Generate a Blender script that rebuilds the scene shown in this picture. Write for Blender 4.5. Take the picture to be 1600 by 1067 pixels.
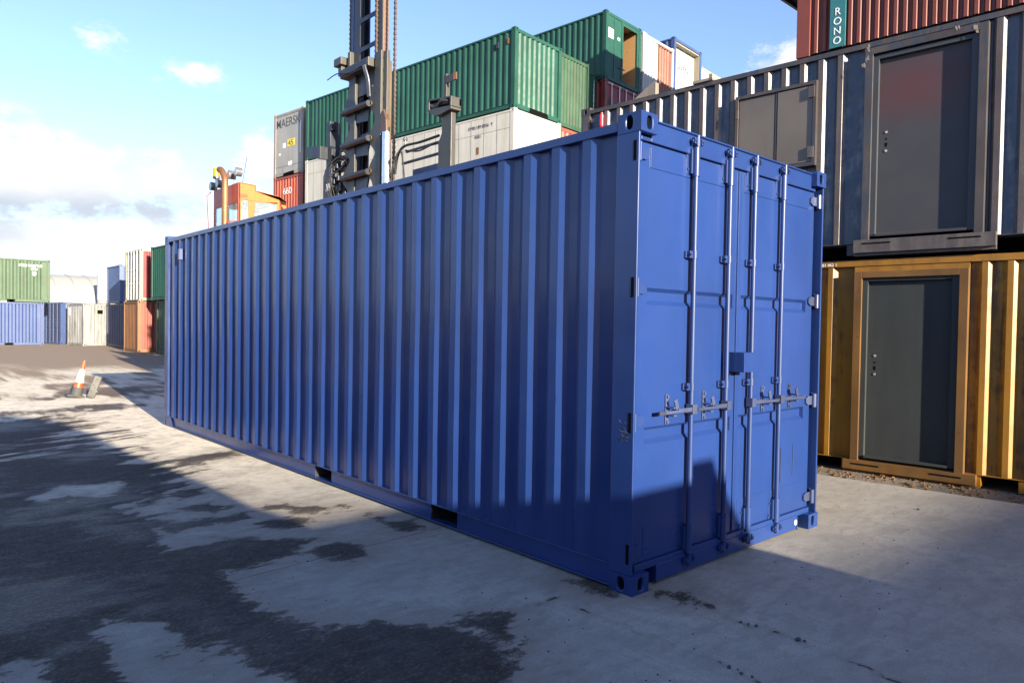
import bpy, math, random
import numpy as np
from mathutils import Matrix, Vector
random.seed(7)
RAD = math.radians
scene = bpy.context.scene
for o in list(bpy.data.objects):
    bpy.data.objects.remove(o)

# ------------------------------------------------------------------ camera
CAM = (-3.3831856, -2.6409320, 1.6055101)
YAW, PITCH, ROLL, FPX = 0.7344681, -0.0209218, 0.0164230, 1112.7536
cy, sy, cp, sp = math.cos(YAW), math.sin(YAW), math.cos(PITCH), math.sin(PITCH)
fwd = Vector((sy*cp, cy*cp, sp)); rgt = Vector((cy, -sy, 0)); up = rgt.cross(fwd)
cr, sr = math.cos(ROLL), math.sin(ROLL)
r2 = rgt*cr + up*sr; u2 = up*cr - rgt*sr
cam = bpy.data.cameras.new('camera'); camo = bpy.data.objects.new('camera', cam)
scene.collection.objects.link(camo); scene.camera = camo
M = Matrix(((r2.x, u2.x, -fwd.x, CAM[0]), (r2.y, u2.y, -fwd.y, CAM[1]), (r2.z, u2.z, -fwd.z, CAM[2]), (0, 0, 0, 1)))
camo.matrix_world = M
cam.sensor_width = 36.0; cam.lens = 36.0*FPX/1600.0
cam.clip_start = 0.05; cam.clip_end = 3000

# ------------------------------------------------------------------ light
SUN_AZ = 7.0      # travel direction, degrees from +Y towards +X
SUN_EL = 13.0
sun = bpy.data.lights.new('sun', 'SUN'); suno = bpy.data.objects.new('sun', sun)
scene.collection.objects.link(suno)
sun.energy = 5.0; sun.angle = RAD(0.5); sun.color = (1.0, 0.875, 0.68)
td = Vector((math.sin(RAD(SUN_AZ))*math.cos(RAD(SUN_EL)), math.cos(RAD(SUN_AZ))*math.cos(RAD(SUN_EL)), -math.sin(RAD(SUN_EL))))
suno.rotation_euler = td.to_track_quat('-Z', 'Y').to_euler()
suno.location = (-10, -40, 30)
scene.view_settings.view_transform = 'Standard'; scene.view_settings.look = 'None'
scene.view_settings.exposure = 1.85; scene.view_settings.gamma = 1.0

world = bpy.data.worlds.new("World"); scene.world = world; world.use_nodes = True
SKY_STRENGTH = 0.085
def build_world():
    nt = world.node_tree; N = nt.nodes; K = nt.links; N.clear()
    out = N.new('ShaderNodeOutputWorld'); bg = N.new('ShaderNodeBackground')
    sky = N.new('ShaderNodeTexSky'); sky.sky_type = 'NISHITA'; sky.sun_disc = False
    sky.sun_elevation = RAD(SUN_EL); sky.sun_rotation = RAD(180+SUN_AZ)
    sky.air_density = 1.0; sky.dust_density = 0.6; sky.ozone_density = 1.4
    def m(op, a, b=None, c=None):
        n = N.new('ShaderNodeMath'); n.operation = op
        for i, v in enumerate((a, b, c)):
            if v is None: continue
            if hasattr(v, 'links'): K.new(v, n.inputs[i])
            else: n.inputs[i].default_value = v
        return n.outputs[0]
    tc = N.new('ShaderNodeTexCoord'); sep = N.new('ShaderNodeSeparateXYZ'); K.new(tc.outputs['Generated'], sep.inputs[0])
    X, Y, Z = sep.outputs
    az = m('MULTIPLY', m('ARCTAN2', X, Y), 57.2958)
    el = m('MULTIPLY', m('ARCSINE', Z), 57.2958)
    def noise(scale, zs, det, rough=0.55, off=0.0):
        mp = N.new('ShaderNodeMapping'); mp.inputs['Scale'].default_value = (1, 1, zs); mp.inputs['Location'].default_value = (off, off, off)
        K.new(tc.outputs['Generated'], mp.inputs[0])
        n = N.new('ShaderNodeTexNoise'); n.inputs['Scale'].default_value = scale; n.inputs['Detail'].default_value = det
        n.inputs['Roughness'].default_value = rough; K.new(mp.outputs[0], n.inputs[0]); return n.outputs[0]
    n1 = noise(9, 2.0, 8); n2 = noise(30, 1.8, 8, 0.65, 3.1); n3 = noise(5, 2.5, 6, 0.5, 8.0)
    blobs = [(7.0, 8.6, 7.5, 5.2), (15.8, 9.6, 3.4, 3.6), (4.0, 11.0, 5.5, 3.0), (11.0, 9.5, 5.0, 3.8), (22.6, 12.0, 2.4, 2.4), (24.5, 8.0, 5.0, 3.0),
             (11.9, 18.5, 2.3, 0.95), (17.9, 17.6, 3.0, 0.99), (62.5, 17.8, 6.5, 2.6), (67, 16.5, 8, 3)]
    best = None
    for a0, e0, wa, we in blobs:
        da = m('DIVIDE', m('SUBTRACT', az, a0), wa); de = m('DIVIDE', m('SUBTRACT', el, e0), we)
        r = m('SQRT', m('ADD', m('MULTIPLY', da, da), m('MULTIPLY', de, de)))
        v = m('MULTIPLY', m('SUBTRACT', 1.0, r), 1.0 if we > 1 else 0.62)
        best = v if best is None else m('MAXIMUM', best, v)
    dens = m('ADD', best, m('ADD', m('MULTIPLY', m('SUBTRACT', n1, 0.5), 1.9), m('MULTIPLY', m('SUBTRACT', n2, 0.5), 1.7)))
    mr = N.new('ShaderNodeMapRange'); mr.interpolation_type = 'SMOOTHSTEP'; K.new(dens, mr.inputs[0])
    mr.inputs[1].default_value = 0.05; mr.inputs[2].default_value = 0.75
    # cloud tone: white tops, grey-blue thicker bases
    shade = N.new('ShaderNodeMapRange'); shade.interpolation_type = 'SMOOTHSTEP'
    K.new(m('ABSOLUTE', m('SUBTRACT', m('ADD', el, m('MULTIPLY', m('SUBTRACT', n3, 0.5), 5.0)), 7.2)), shade.inputs[0])
    shade.inputs[1].default_value = 0.3; shade.inputs[2].default_value = 2.6
    cc = N.new('ShaderNodeMix'); cc.data_type = 'RGBA'; K.new(shade.outputs[0], cc.inputs[0])
    cc.inputs[6].default_value = (2.20, 2.45, 2.85, 1); cc.inputs[7].default_value = (3.7, 3.7, 3.7, 1)
    # haze towards the horizon, thin veil in the west part of the sky
    veil = N.new('ShaderNodeMapRange'); veil.interpolation_type = 'SMOOTHSTEP'; K.new(el, veil.inputs[0])
    veil.inputs[1].default_value = 16.0; veil.inputs[2].default_value = 2.0; veil.inputs[3].default_value = 0.0; veil.inputs[4].default_value = 0.82
    win = N.new('ShaderNodeMapRange'); win.interpolation_type = 'SMOOTHSTEP'; K.new(m('ABSOLUTE', m('SUBTRACT', az, 0.0)), win.inputs[0])
    win.inputs[1].default_value = 75.0; win.inputs[2].default_value = 12.0
    vm = N.new('ShaderNodeMix'); vm.data_type = 'RGBA'; K.new(m('MULTIPLY', veil.outputs[0], win.outputs[0]), vm.inputs[0])
    tn = N.new('ShaderNodeMix'); tn.data_type = 'RGBA'; tn.blend_type = 'MULTIPLY'; tn.inputs[0].default_value = 1.0
    K.new(sky.outputs[0], tn.inputs[6]); tn.inputs[7].default_value = (0.88, 0.92, 1.22, 1)
    K.new(tn.outputs[2], vm.inputs[6]); vm.inputs[7].default_value = (2.9, 3.25, 3.6, 1)
    mx = N.new('ShaderNodeMix'); mx.data_type = 'RGBA'; K.new(mr.outputs[0], mx.inputs[0])
    K.new(vm.outputs[2], mx.inputs[6]); K.new(cc.outputs[2], mx.inputs[7])
    K.new(mx.outputs[2], bg.inputs[0]); bg.inputs[1].default_value = SKY_STRENGTH
    K.new(bg.outputs[0], out.inputs[0])
build_world()

# ------------------------------------------------------------------ materials
def mat_nodes(name):
    m = bpy.data.materials.new(name); m.use_nodes = True
    nt = m.node_tree; return m, nt, nt.nodes, nt.links, nt.nodes['Principled BSDF']
class NG:
    def __init__(s, nt): s.nt = nt; s.N = nt.nodes; s.K = nt.links
    def set(s, sock, v):
        if hasattr(v, 'links') : s.K.new(v, sock)
        else: sock.default_value = v
    def math(s, op, a, b=0.0, clamp=False):
        n = s.N.new('ShaderNodeMath'); n.operation = op; n.use_clamp = clamp; s.set(n.inputs[0], a); s.set(n.inputs[1], b); return n.outputs[0]
    def coord(s, rnd=True):
        t = s.N.new('ShaderNodeTexCoord').outputs['Object']
        if not rnd: return t
        oi = s.N.new('ShaderNodeObjectInfo'); v = s.N.new('ShaderNodeVectorMath'); v.operation = 'ADD'
        c = s.N.new('ShaderNodeCombineXYZ'); k = s.math('MULTIPLY', oi.outputs['Random'], 37.0)
        for i in range(3): s.K.new(k, c.inputs[i])
        s.K.new(t, v.inputs[0]); s.K.new(c.outputs[0], v.inputs[1]); return v.outputs[0]
    def noise(s, vec, scale, detail=4, rough=0.55, stretch=(1, 1, 1), rot=None, dist=0.0):
        mp = s.N.new('ShaderNodeMapping'); mp.inputs['Scale'].default_value = stretch
        if rot: mp.inputs['Rotation'].default_value = rot
        s.K.new(vec, mp.inputs[0])
        n = s.N.new('ShaderNodeTexNoise'); n.inputs['Scale'].default_value = scale; n.inputs['Detail'].default_value = detail
        n.inputs['Roughness'].default_value = rough; n.inputs['Distortion'].default_value = dist
        s.K.new(mp.outputs[0], n.inputs[0]); return n.outputs[0]
    def ramp(s, x, lo, hi, a=0.0, b=1.0):
        n = s.N.new('ShaderNodeMapRange'); n.interpolation_type = 'SMOOTHSTEP'; s.set(n.inputs[0], x)
        n.inputs[1].default_value = lo; n.inputs[2].default_value = hi; n.inputs[3].default_value = a; n.inputs[4].default_value = b; return n.outputs[0]
    def mix(s, f, a, b, mode='MIX'):
        n = s.N.new('ShaderNodeMix'); n.data_type = 'RGBA'; n.blend_type = mode; s.set(n.inputs[0], f)
        for i, v in ((6, a), (7, b)):
            if hasattr(v, 'links'): s.K.new(v, n.inputs[i])
            else: n.inputs[i].default_value = (v[0], v[1], v[2], 1)
        return n.outputs[2]
    def bump(s, h, strength, dist=0.01, normal=None):
        n = s.N.new('ShaderNodeBump'); n.inputs['Strength'].default_value = strength; n.inputs['Distance'].default_value = dist
        s.K.new(h, n.inputs['Height'])
        if normal: s.K.new(normal, n.inputs['Normal'])
        return n.outputs[0]
RUST = (0.16, 0.055, 0.02)
def paint(name, col, rough=0.5, var=0.15, dirt=0.25, dirtcol=(0.10, 0.08, 0.06), rust=0.15, rustcol=RUST, metal=0.0, spec=0.5, coat=0.0, dent=0.25, second=None, second_amt=0.0, ridge=None, fb=0.12, scratch=None):
    m, nt, N, K, P = mat_nodes(name); g = NG(nt); v = g.coord()
    big = g.noise(v, 0.9, 3); med = g.noise(v, 5.5, 5, 0.6); fine = g.noise(v, 42, 4, 0.7)
    streak = g.noise(v, 7, 5, 0.6, (1, 1, 0.09))
    c = g.mix(g.ramp(big, 0.3, 0.7), tuple(x*(1-var) for x in col), tuple(min(1, x*(1+var)) for x in col))
    if second: c = g.mix(g.ramp(g.math('ADD', g.math('MULTIPLY', streak, 0.6), g.math('MULTIPLY', med, 0.4)), 0.56-second_amt*0.3, 0.66-second_amt*0.3), c, second)
    if ridge:     # outermost face of the ribs takes another colour
        sx = N.new('ShaderNodeSeparateXYZ'); K.new(g.coord(False), sx.inputs[0])
        c = g.mix(g.ramp(sx.outputs[0], 0.030, 0.012, 0, 0.9), c, g.mix(med, ridge, tuple(x*0.6 for x in ridge)))
    if dirt > 0: c = g.mix(g.math('MULTIPLY', g.ramp(g.math('ADD', g.math('MULTIPLY', streak, 0.7), g.math('MULTIPLY', fine, 0.3)), 0.42, 0.72), dirt), c, dirtcol)
    if scratch:   # pale grinder and chalk marks
        c = g.mix(g.ramp(g.noise(v, 6, 5, 0.75, (1, 5, 0.8), (0.25, 0, 0)), 0.66, 0.70, 0, 0.7), c, scratch)
    rmask = None
    if rust > 0:
        t = 0.74 - rust*0.34
        rmask = g.ramp(g.math('ADD', g.math('MULTIPLY', med, 0.55), g.math('ADD', g.math('MULTIPLY', fine, 0.2), g.math('MULTIPLY', streak, 0.25))), t-0.03, t+0.05)
        rc = g.mix(fine, rustcol, tuple(x*0.5 for x in rustcol)); c = g.mix(rmask, c, rc)
    K.new(c, P.inputs['Base Color'])
    rr = g.math('ADD', g.math('MULTIPLY', med, 0.25), rough-0.12)
    if rmask is not None: rr = g.math('MAXIMUM', rr, g.math('MULTIPLY', rmask, 0.85))
    K.new(rr, P.inputs['Roughness']); P.inputs['Metallic'].default_value = metal
    P.inputs['Specular IOR Level'].default_value = spec; P.inputs['Coat Weight'].default_value = coat; P.inputs['Coat Roughness'].default_value = 0.12
    nb = g.bump(g.noise(v, 2.2, 2), dent, 0.03); nb = g.bump(fine, fb, 0.002, nb); K.new(nb, P.inputs['Normal'])
    return m
def plain(name, col, rough=0.6, metal=0.0, spec=0.5):
    m, nt, N, K, P = mat_nodes(name); g = NG(nt); v = g.coord(); n = g.noise(v, 12, 4)
    K.new(g.mix(n, tuple(x*0.82 for x in col), tuple(min(1, x*1.18) for x in col)), P.inputs['Base Color'])
    K.new(g.ramp(n, 0.2, 0.8, rough-0.08, min(1, rough+0.08)), P.inputs['Roughness']); P.inputs['Metallic'].default_value = metal; P.inputs['Specular IOR Level'].default_value = spec
    return m
MT = {}
MT['blue'] = paint('fresh_blue_paint', (0.0115, 0.0335, 0.140), 0.33, 0.10, 0.10, (0.03, 0.045, 0.10), 0.0, spec=0.42, coat=0.16, dent=0.22, fb=0.03)
MT['blue_steel'] = paint('glossy_blue_paint_on_gear', (0.0115, 0.032, 0.125), 0.42, 0.1, 0.1, (0.04, 0.06, 0.11), 0.0, spec=0.45, coat=0.0, dent=0.05)
MT['blue_dark'] = paint('dusty_blue_underside', (0.012, 0.020, 0.055), 0.7, 0.2, 0.4, (0.06, 0.05, 0.04), 0.0)
MT['scuff'] = plain('scraped_blue_paint', (0.06, 0.08, 0.15), 0.6)
MT['hinge'] = paint('worn_silver_hinge', (0.075, 0.095, 0.18), 0.32, 0.3, 0.35, (0.02, 0.03, 0.08), 0.0, metal=0.4)
MT['rubber_and_shade'] = plain('black_rubber_and_shade', (0.012, 0.012, 0.014), 0.7)
MT['dark'] = plain('shade_black', (0.006, 0.006, 0.007), 0.95, spec=0.0)  # near-black; the shade inside holes, slots and recesses is put into the colour
MT['raw'] = paint('raw_weathered_steel', (0.105, 0.112, 0.125), 0.44, 0.35, 0.55, (0.20, 0.17, 0.14), 0.20, (0.11, 0.055, 0.028), metal=0.2, second=(0.042, 0.066, 0.108), second_amt=0.5, dent=0.5, ridge=(0.090, 0.070, 0.066), scratch=(0.20, 0.22, 0.26))
MT['raw_brown'] = paint('browned_steel', (0.070, 0.056, 0.052), 0.44, 0.3, 0.45, (0.03, 0.025, 0.025), 0.30, (0.10, 0.045, 0.02), metal=0.2, second=(0.045, 0.052, 0.066), second_amt=0.3)
MT['primer'] = paint('grey_primer_door', (0.033, 0.037, 0.046), 0.55, 0.1, 0.12, (0.02, 0.02, 0.02), 0.0, dent=0.05)
MT['shutter'] = paint('brown_grey_shutter_steel', (0.135, 0.115, 0.097), 0.42, 0.12, 0.15, (0.05, 0.03, 0.02), 0.04, metal=0.3, dent=0.06)
MT['rusty'] = paint('orange_rusted_steel', (0.290, 0.135, 0.010), 0.46, 0.3, 0.45, (0.07, 0.032, 0.010), 0.10, (0.07, 0.026, 0.008), metal=0.0, second=(0.13, 0.058, 0.009), second_amt=0.15, ridge=(0.30, 0.140, 0.012))
MT['rusty_dull'] = paint('brown_rusted_channel', (0.135, 0.066, 0.016), 0.6, 0.3, 0.5, (0.06, 0.038, 0.02), 0.35, (0.10, 0.045, 0.015), metal=0.15)
MT['door_grey'] = paint('dark_grey_painted_door', (0.030, 0.035, 0.037), 0.5, 0.08, 0.2, (0.07, 0.07, 0.065), 0.0, dent=0.05, spec=0.3)
MT['cam_red'] = paint('oxide_red_container', (0.15, 0.034, 0.022), 0.5, 0.15, 0.3, (0.07, 0.03, 0.025), 0.10)
MT['teal'] = plain('teal_signboard', (0.02, 0.13, 0.15), 0.6)
MT['green'] = paint('bottle_green_container', (0.0125, 0.061, 0.044), 0.5, 0.15, 0.2, (0.025, 0.055, 0.04), 0.04, spec=0.3)
MT['green_old'] = paint('faded_rusty_green_container', (0.022, 0.062, 0.036), 0.55, 0.2, 0.35, (0.09, 0.062, 0.034), 0.24, spec=0.25)
MT['green_rail'] = paint('brown_green_rail', (0.08, 0.085, 0.065), 0.55, 0.2, 0.4, RUST, 0.3)
MT['green_far'] = paint('pale_green_container', (0.042, 0.078, 0.044), 0.6, 0.12, 0.25, (0.06, 0.07, 0.045), 0.05)
MT['white'] = paint('dirty_white_container', (0.46, 0.45, 0.40), 0.5, 0.05, 0.4, (0.25, 0.20, 0.15), 0.08)
MT['white_bright'] = paint('clean_white_container', (0.34, 0.35, 0.35), 0.5, 0.05, 0.3, (0.18, 0.17, 0.15), 0.05)
MT['cream'] = paint('cream_container', (0.26, 0.235, 0.17), 0.55, 0.08, 0.3, (0.12, 0.09, 0.06), 0.1)
MT['grey'] = paint('weathered_grey_container', (0.27, 0.27, 0.255), 0.5, 0.08, 0.3, (0.13, 0.11, 0.09), 0.08)
MT['greyframe'] = paint('rust_edged_grey_frame', (0.22, 0.19, 0.16), 0.55, 0.2, 0.45, (0.12, 0.08, 0.05), 0.3)
MT['red'] = paint('faded_red_container', (0.21, 0.046, 0.03), 0.55, 0.1, 0.3, (0.15, 0.05, 0.04), 0.08)
MT['red_side'] = paint('brightened_red_end', (0.36, 0.075, 0.042), 0.5, 0.1, 0.2, (0.2, 0.06, 0.04), 0.05)  # brighter copy of the red; makes up for grazing sun on this end
MT['red_bright'] = paint('bright_red_container', (0.17, 0.014, 0.018), 0.5, 0.1, 0.2, (0.15, 0.03, 0.03), 0.04)
MT['orange_end'] = paint('orange_primer_end', (0.15, 0.052, 0.03), 0.6, 0.15, 0.25, (0.15, 0.06, 0.04), 0.1)
MT['brownorange'] = paint('brown_orange_container', (0.15, 0.068, 0.026), 0.6, 0.15, 0.4, (0.09, 0.05, 0.03), 0.15)
MT['blue_far'] = paint('sunfaded_blue_container', (0.030, 0.055, 0.150), 0.5, 0.1, 0.2, (0.06, 0.075, 0.13), 0.03)
MT['blue_pale'] = paint('pale_blue_container', (0.060, 0.095, 0.20), 0.5, 0.08, 0.2, (0.1, 0.12, 0.2), 0.02)
MT['navy'] = paint('navy_container', (0.025, 0.035, 0.085), 0.5, 0.15, 0.3, (0.06, 0.06, 0.08), 0.08)
MT['galv'] = paint('streaked_galvanised_container', (0.20, 0.205, 0.205), 0.55, 0.15, 0.8, (0.06, 0.055, 0.05), 0.08, (0.16, 0.12, 0.09))
MT['darkcont'] = paint('charcoal_container', (0.03, 0.033, 0.04), 0.5, 0.15, 0.3, (0.05, 0.04, 0.04), 0.1)
MT['bar'] = paint('galvanised_lock_bar', (0.5, 0.5, 0.5), 0.4, 0.1, 0.2, (0.3, 0.3, 0.3), 0.02, metal=0.5)
MT['letter'] = plain('white_lettering', (0.7, 0.7, 0.68), 0.6)
MT['letter_grey'] = plain('faded_grey_lettering', (0.055, 0.06, 0.07), 0.6)
MT['letter_blk'] = plain('black_lettering', (0.02, 0.02, 0.02), 0.6)
MT['yellow'] = plain('yellow_sticker', (0.62, 0.48, 0.06), 0.6)
MT['ply'] = None
MT['orange'] = paint('orange_machine_paint', (0.36, 0.105, 0.012), 0.42, 0.06, 0.1, (0.3, 0.1, 0.03), 0.0, spec=0.5, dent=0.05)
MT['redorange'] = paint('red_orange_paint_and_shade', (0.34, 0.045, 0.018), 0.42, 0.08, 0.15, (0.2, 0.05, 0.03), 0.0, dent=0.05)
MT['mast_dark'] = paint('black_mast_steel', (0.018, 0.023, 0.034), 0.42, 0.25, 0.35, (0.06, 0.055, 0.05), 0.06, metal=0.2)
MT['mast_rust_sun'] = paint('brown_mast_rust_and_sun', (0.13, 0.078, 0.048), 0.42, 0.2, 0.4, (0.06, 0.045, 0.035), 0.15, metal=0.3)
MT['mast_grey'] = paint('olive_grey_carriage_steel', (0.058, 0.056, 0.049), 0.46, 0.15, 0.35, (0.06, 0.055, 0.05), 0.12, metal=0.25)
MT['chrome'] = plain('polished_cylinder_rod', (0.8, 0.8, 0.8), 0.33, 1.0)
MT['chain'] = paint('greasy_lift_chain', (0.10, 0.07, 0.055), 0.45, 0.2, 0.3, (0.03, 0.03, 0.03), 0.3, metal=0.5)
MT['tyre'] = plain('tyre_rubber', (0.015, 0.015, 0.015), 0.8)
MT['exhaust'] = paint('rust_brown_exhaust', (0.22, 0.10, 0.045), 0.5, 0.2, 0.3, (0.05, 0.03, 0.02), 0.3, metal=0.4)
MT['lampgrey'] = plain('grey_lamp_housing', (0.15, 0.15, 0.16), 0.4, 0.4)
MT['conc_orange'] = plain('cone_orange_plastic', (0.42, 0.07, 0.02), 0.5)
MT['conc_white'] = plain('cone_white_sleeve', (0.42, 0.42, 0.41), 0.5)
MT['concblock'] = paint('mud_caked_concrete', (0.085, 0.083, 0.078), 0.8, 0.3, 0.7, (0.035, 0.034, 0.033), 0.0, dent=0.8)
MT['rubber_grey'] = paint('dusty_rubber', (0.045, 0.045, 0.048), 0.8, 0.2, 0.4, (0.08, 0.07, 0.06), 0.0)
MT['lamp_red'] = plain('red_lamp_plastic', (0.65, 0.02, 0.03), 0.35)
MT['tunnel'] = paint('translucent_white_sheeting', (0.30, 0.295, 0.26), 0.6, 0.04, 0.1, (0.4, 0.38, 0.33), 0.0, dent=0.1)
MT['roofdark'] = plain('dark_roof_sheet', (0.04, 0.04, 0.045), 0.6)
def glassmat(name, tint, alpha_rough=0.05):
    m, nt, N, K, P = mat_nodes(name); P.inputs['Base Color'].default_value = (*tint, 1); P.inputs['Roughness'].default_value = alpha_rough
    P.inputs['Transmission Weight'].default_value = 0.85; P.inputs['IOR'].default_value = 1.2
    return m
MT['glass'] = glassmat('tinted_cab_glass', (0.75, 0.88, 0.95))
m, nt, N, K, P = mat_nodes('amber_beacon_lens'); P.inputs['Base Color'].default_value = (0.9, 0.28, 0.02, 1); P.inputs['Roughness'].default_value = 0.15; P.inputs['Transmission Weight'].default_value = 0.3; MT['amber'] = m
m, nt, N, K, P = mat_nodes('plywood_lining'); g = NG(nt); v = g.coord(False)
gr = g.noise(v, 4, 6, 0.6, (1, 0.25, 5)); kn = g.noise(v, 3.2, 2, 0.5, (1, 1, 1.6))
c = g.mix(gr, (0.50, 0.30, 0.13), (0.36, 0.19, 0.07)); c = g.mix(g.ramp(kn, 0.66, 0.70), c, (0.10, 0.045, 0.02))
K.new(c, P.inputs['Base Color']); P.inputs['Roughness'].default_value = 0.65; MT['ply'] = m

# ------------------------------------------------------------------ mesh builder
COL = scene.collection
class MB:
    def __init__(s): s.v = []; s.f = []; s.s = []
    def add(s, vs, fs, smooth=False):
        b = len(s.v); s.v += [tuple(p) for p in vs]; s.f += [tuple(b+i for i in f) for f in fs]; s.s += [smooth]*len(fs); return s
    def box(s, x0, x1, y0, y1, z0, z1):
        if x0 > x1: x0, x1 = x1, x0
        if y0 > y1: y0, y1 = y1, y0
        if z0 > z1: z0, z1 = z1, z0
        return s.add([(x0,y0,z0),(x1,y0,z0),(x1,y1,z0),(x0,y1,z0),(x0,y0,z1),(x1,y0,z1),(x1,y1,z1),(x0,y1,z1)],
                     [(0,3,2,1),(4,5,6,7),(0,1,5,4),(1,2,6,5),(2,3,7,6),(3,0,4,7)])
    def obox(s, c, ax, ay, az):   # oriented box: centre and three half-extent vectors
        c, ax, ay, az = map(Vector, (c, ax, ay, az)); vs = []
        for k in (-1, 1):
            for i, j in ((-1,-1),(1,-1),(1,1),(-1,1)): vs.append(c+ax*i+ay*j+az*k)
        return s.add(vs, [(0,3,2,1),(4,5,6,7),(0,1,5,4),(1,2,6,5),(2,3,7,6),(3,0,4,7)])
    def cyl(s, p0, p1, r, n=14, r1=None, caps=True):
        p0, p1 = Vector(p0), Vector(p1); d = (p1-p0).normalized(); r1 = r if r1 is None else r1
        a = d.orthogonal().normalized(); b = d.cross(a); vs = []
        for p, rr in ((p0, r), (p1, r1)):
            for i in range(n): t = 2*math.pi*i/n; vs.append(p+(a*math.cos(t)+b*math.sin(t))*rr)
        s.add(vs, [(i, (i+1) % n, n+(i+1) % n, n+i) for i in range(n)], True)
        if caps:
            s.add(vs[:n], [tuple(range(n))[::-1]]); s.add(vs[n:], [tuple(range(n))])
        return s
    def tube(s, pts, r, n=8):
        pts = [Vector(p) for p in pts]; rings = []; prev = None
        for i, p in enumerate(pts):
            d = (pts[min(i+1, len(pts)-1)]-pts[max(i-1, 0)]).normalized()
            a = d.orthogonal().normalized() if prev is None else (prev-d*prev.dot(d)).normalized()
            prev = a; b = d.cross(a); rings.append([p+(a*math.cos(2*math.pi*k/n)+b*math.sin(2*math.pi*k/n))*r for k in range(n)])
        vs = [q for rg in rings for q in rg]; fs = []
        for i in range(len(pts)-1):
            for k in range(n): fs.append((i*n+k, i*n+(k+1) % n, (i+1)*n+(k+1) % n, (i+1)*n+k))
        s.add(vs, fs, True); s.add(rings[0], [tuple(range(n))[::-1]]); s.add(rings[-1], [tuple(range(n))]); return s
    def prism(s, pts, axis, lo, hi):   # pts: 2-D outline; axis: extruded coordinate
        def P(a, b, h): return {'x': (h, a, b), 'y': (a, h, b), 'z': (a, b, h)}[axis]
        n = len(pts); vs = [P(a, b, lo) for a, b in pts]+[P(a, b, hi) for a, b in pts]
        fs = [tuple(range(n))[::-1], tuple(range(n, 2*n))]+[(i, (i+1) % n, n+(i+1) % n, n+i) for i in range(n)]
        return s.add(vs, fs)
    def strip(s, prof, z0, z1, put):   # prof list of (u, depth) -> vertical corrugated sheet
        vs = [put(u, d, z0) for u, d in prof]+[put(u, d, z1) for u, d in prof]; n = len(prof)
        return s.add(vs, [(i, i+1, n+i+1, n+i) for i in range(n-1)])
    def mesh(s, name):
        me = bpy.data.meshes.new(name); me.from_pydata(s.v, [], s.f); me.materials.append(None)
        me.polygons.foreach_set('use_smooth', s.s); me.update(); return me
    def build(s, name, mat, parent=None, bevel=0):
        return place(s.mesh(name), name, mat, parent, bevel)
def place(me, name, mat, parent=None, bevel=0):
    o = bpy.data.objects.new(name, me); COL.objects.link(o)
    if parent is not None: o.parent = parent
    o.material_slots[0].link = 'OBJECT'; o.material_slots[0].material = MT[mat] if isinstance(mat, str) else mat
    if bevel:
        b = o.modifiers.new('bevel', 'BEVEL'); b.width = bevel; b.segments = 2; b.limit_method = 'ANGLE'; b.angle_limit = RAD(40); b.harden_normals = False
    return o
def tag(o, label=None, cat=None, group=None, kind=None):
    if label: o['label'] = label
    if cat: o['category'] = cat
    if group: o['group'] = group
    if kind: o['kind'] = kind
    return o
def empty(name, loc, rz, label, cat, group=None):
    o = bpy.data.objects.new(name, None); COL.objects.link(o); o.location = loc; o.rotation_euler = (0, 0, rz)
    o.empty_display_size = 0.3; return tag(o, label, cat, group)
def text(name, body, size, mat, parent, pos, right, upv, ext=0.0015, align='LEFT', sx=1.0, bold=0.0):
    cu = bpy.data.curves.new(name, 'FONT'); cu.body = body; cu.size = size; cu.extrude = ext; cu.align_x = align; cu.offset = bold
    t = bpy.data.objects.new(name, cu); COL.objects.link(t)
    dg = bpy.context.evaluated_depsgraph_get(); me = bpy.data.meshes.new_from_object(t.evaluated_get(dg))
    bpy.data.objects.remove(t); bpy.data.curves.remove(cu)
    R = Vector(right).normalized(); U = Vector(upv).normalized(); Nn = R.cross(U)
    me.transform(Matrix(((R.x*sx, U.x, Nn.x, pos[0]), (R.y*sx, U.y, Nn.y, pos[1]), (R.z*sx, U.z, Nn.z, pos[2]), (0, 0, 0, 1))))
    me.materials.clear(); me.materials.append(None); me.name = name
    return place(me, name, mat, parent)
NX = dict(right=(0, -1, 0), upv=(0, 0, 1))     # lettering on a face looking towards -X
NY = dict(right=(1, 0, 0), upv=(0, 0, 1))      # lettering on a face looking towards -Y
CACHE = {}
def cached(key, fn):
    if key not in CACHE: CACHE[key] = fn()
    return CACHE[key]

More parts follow.
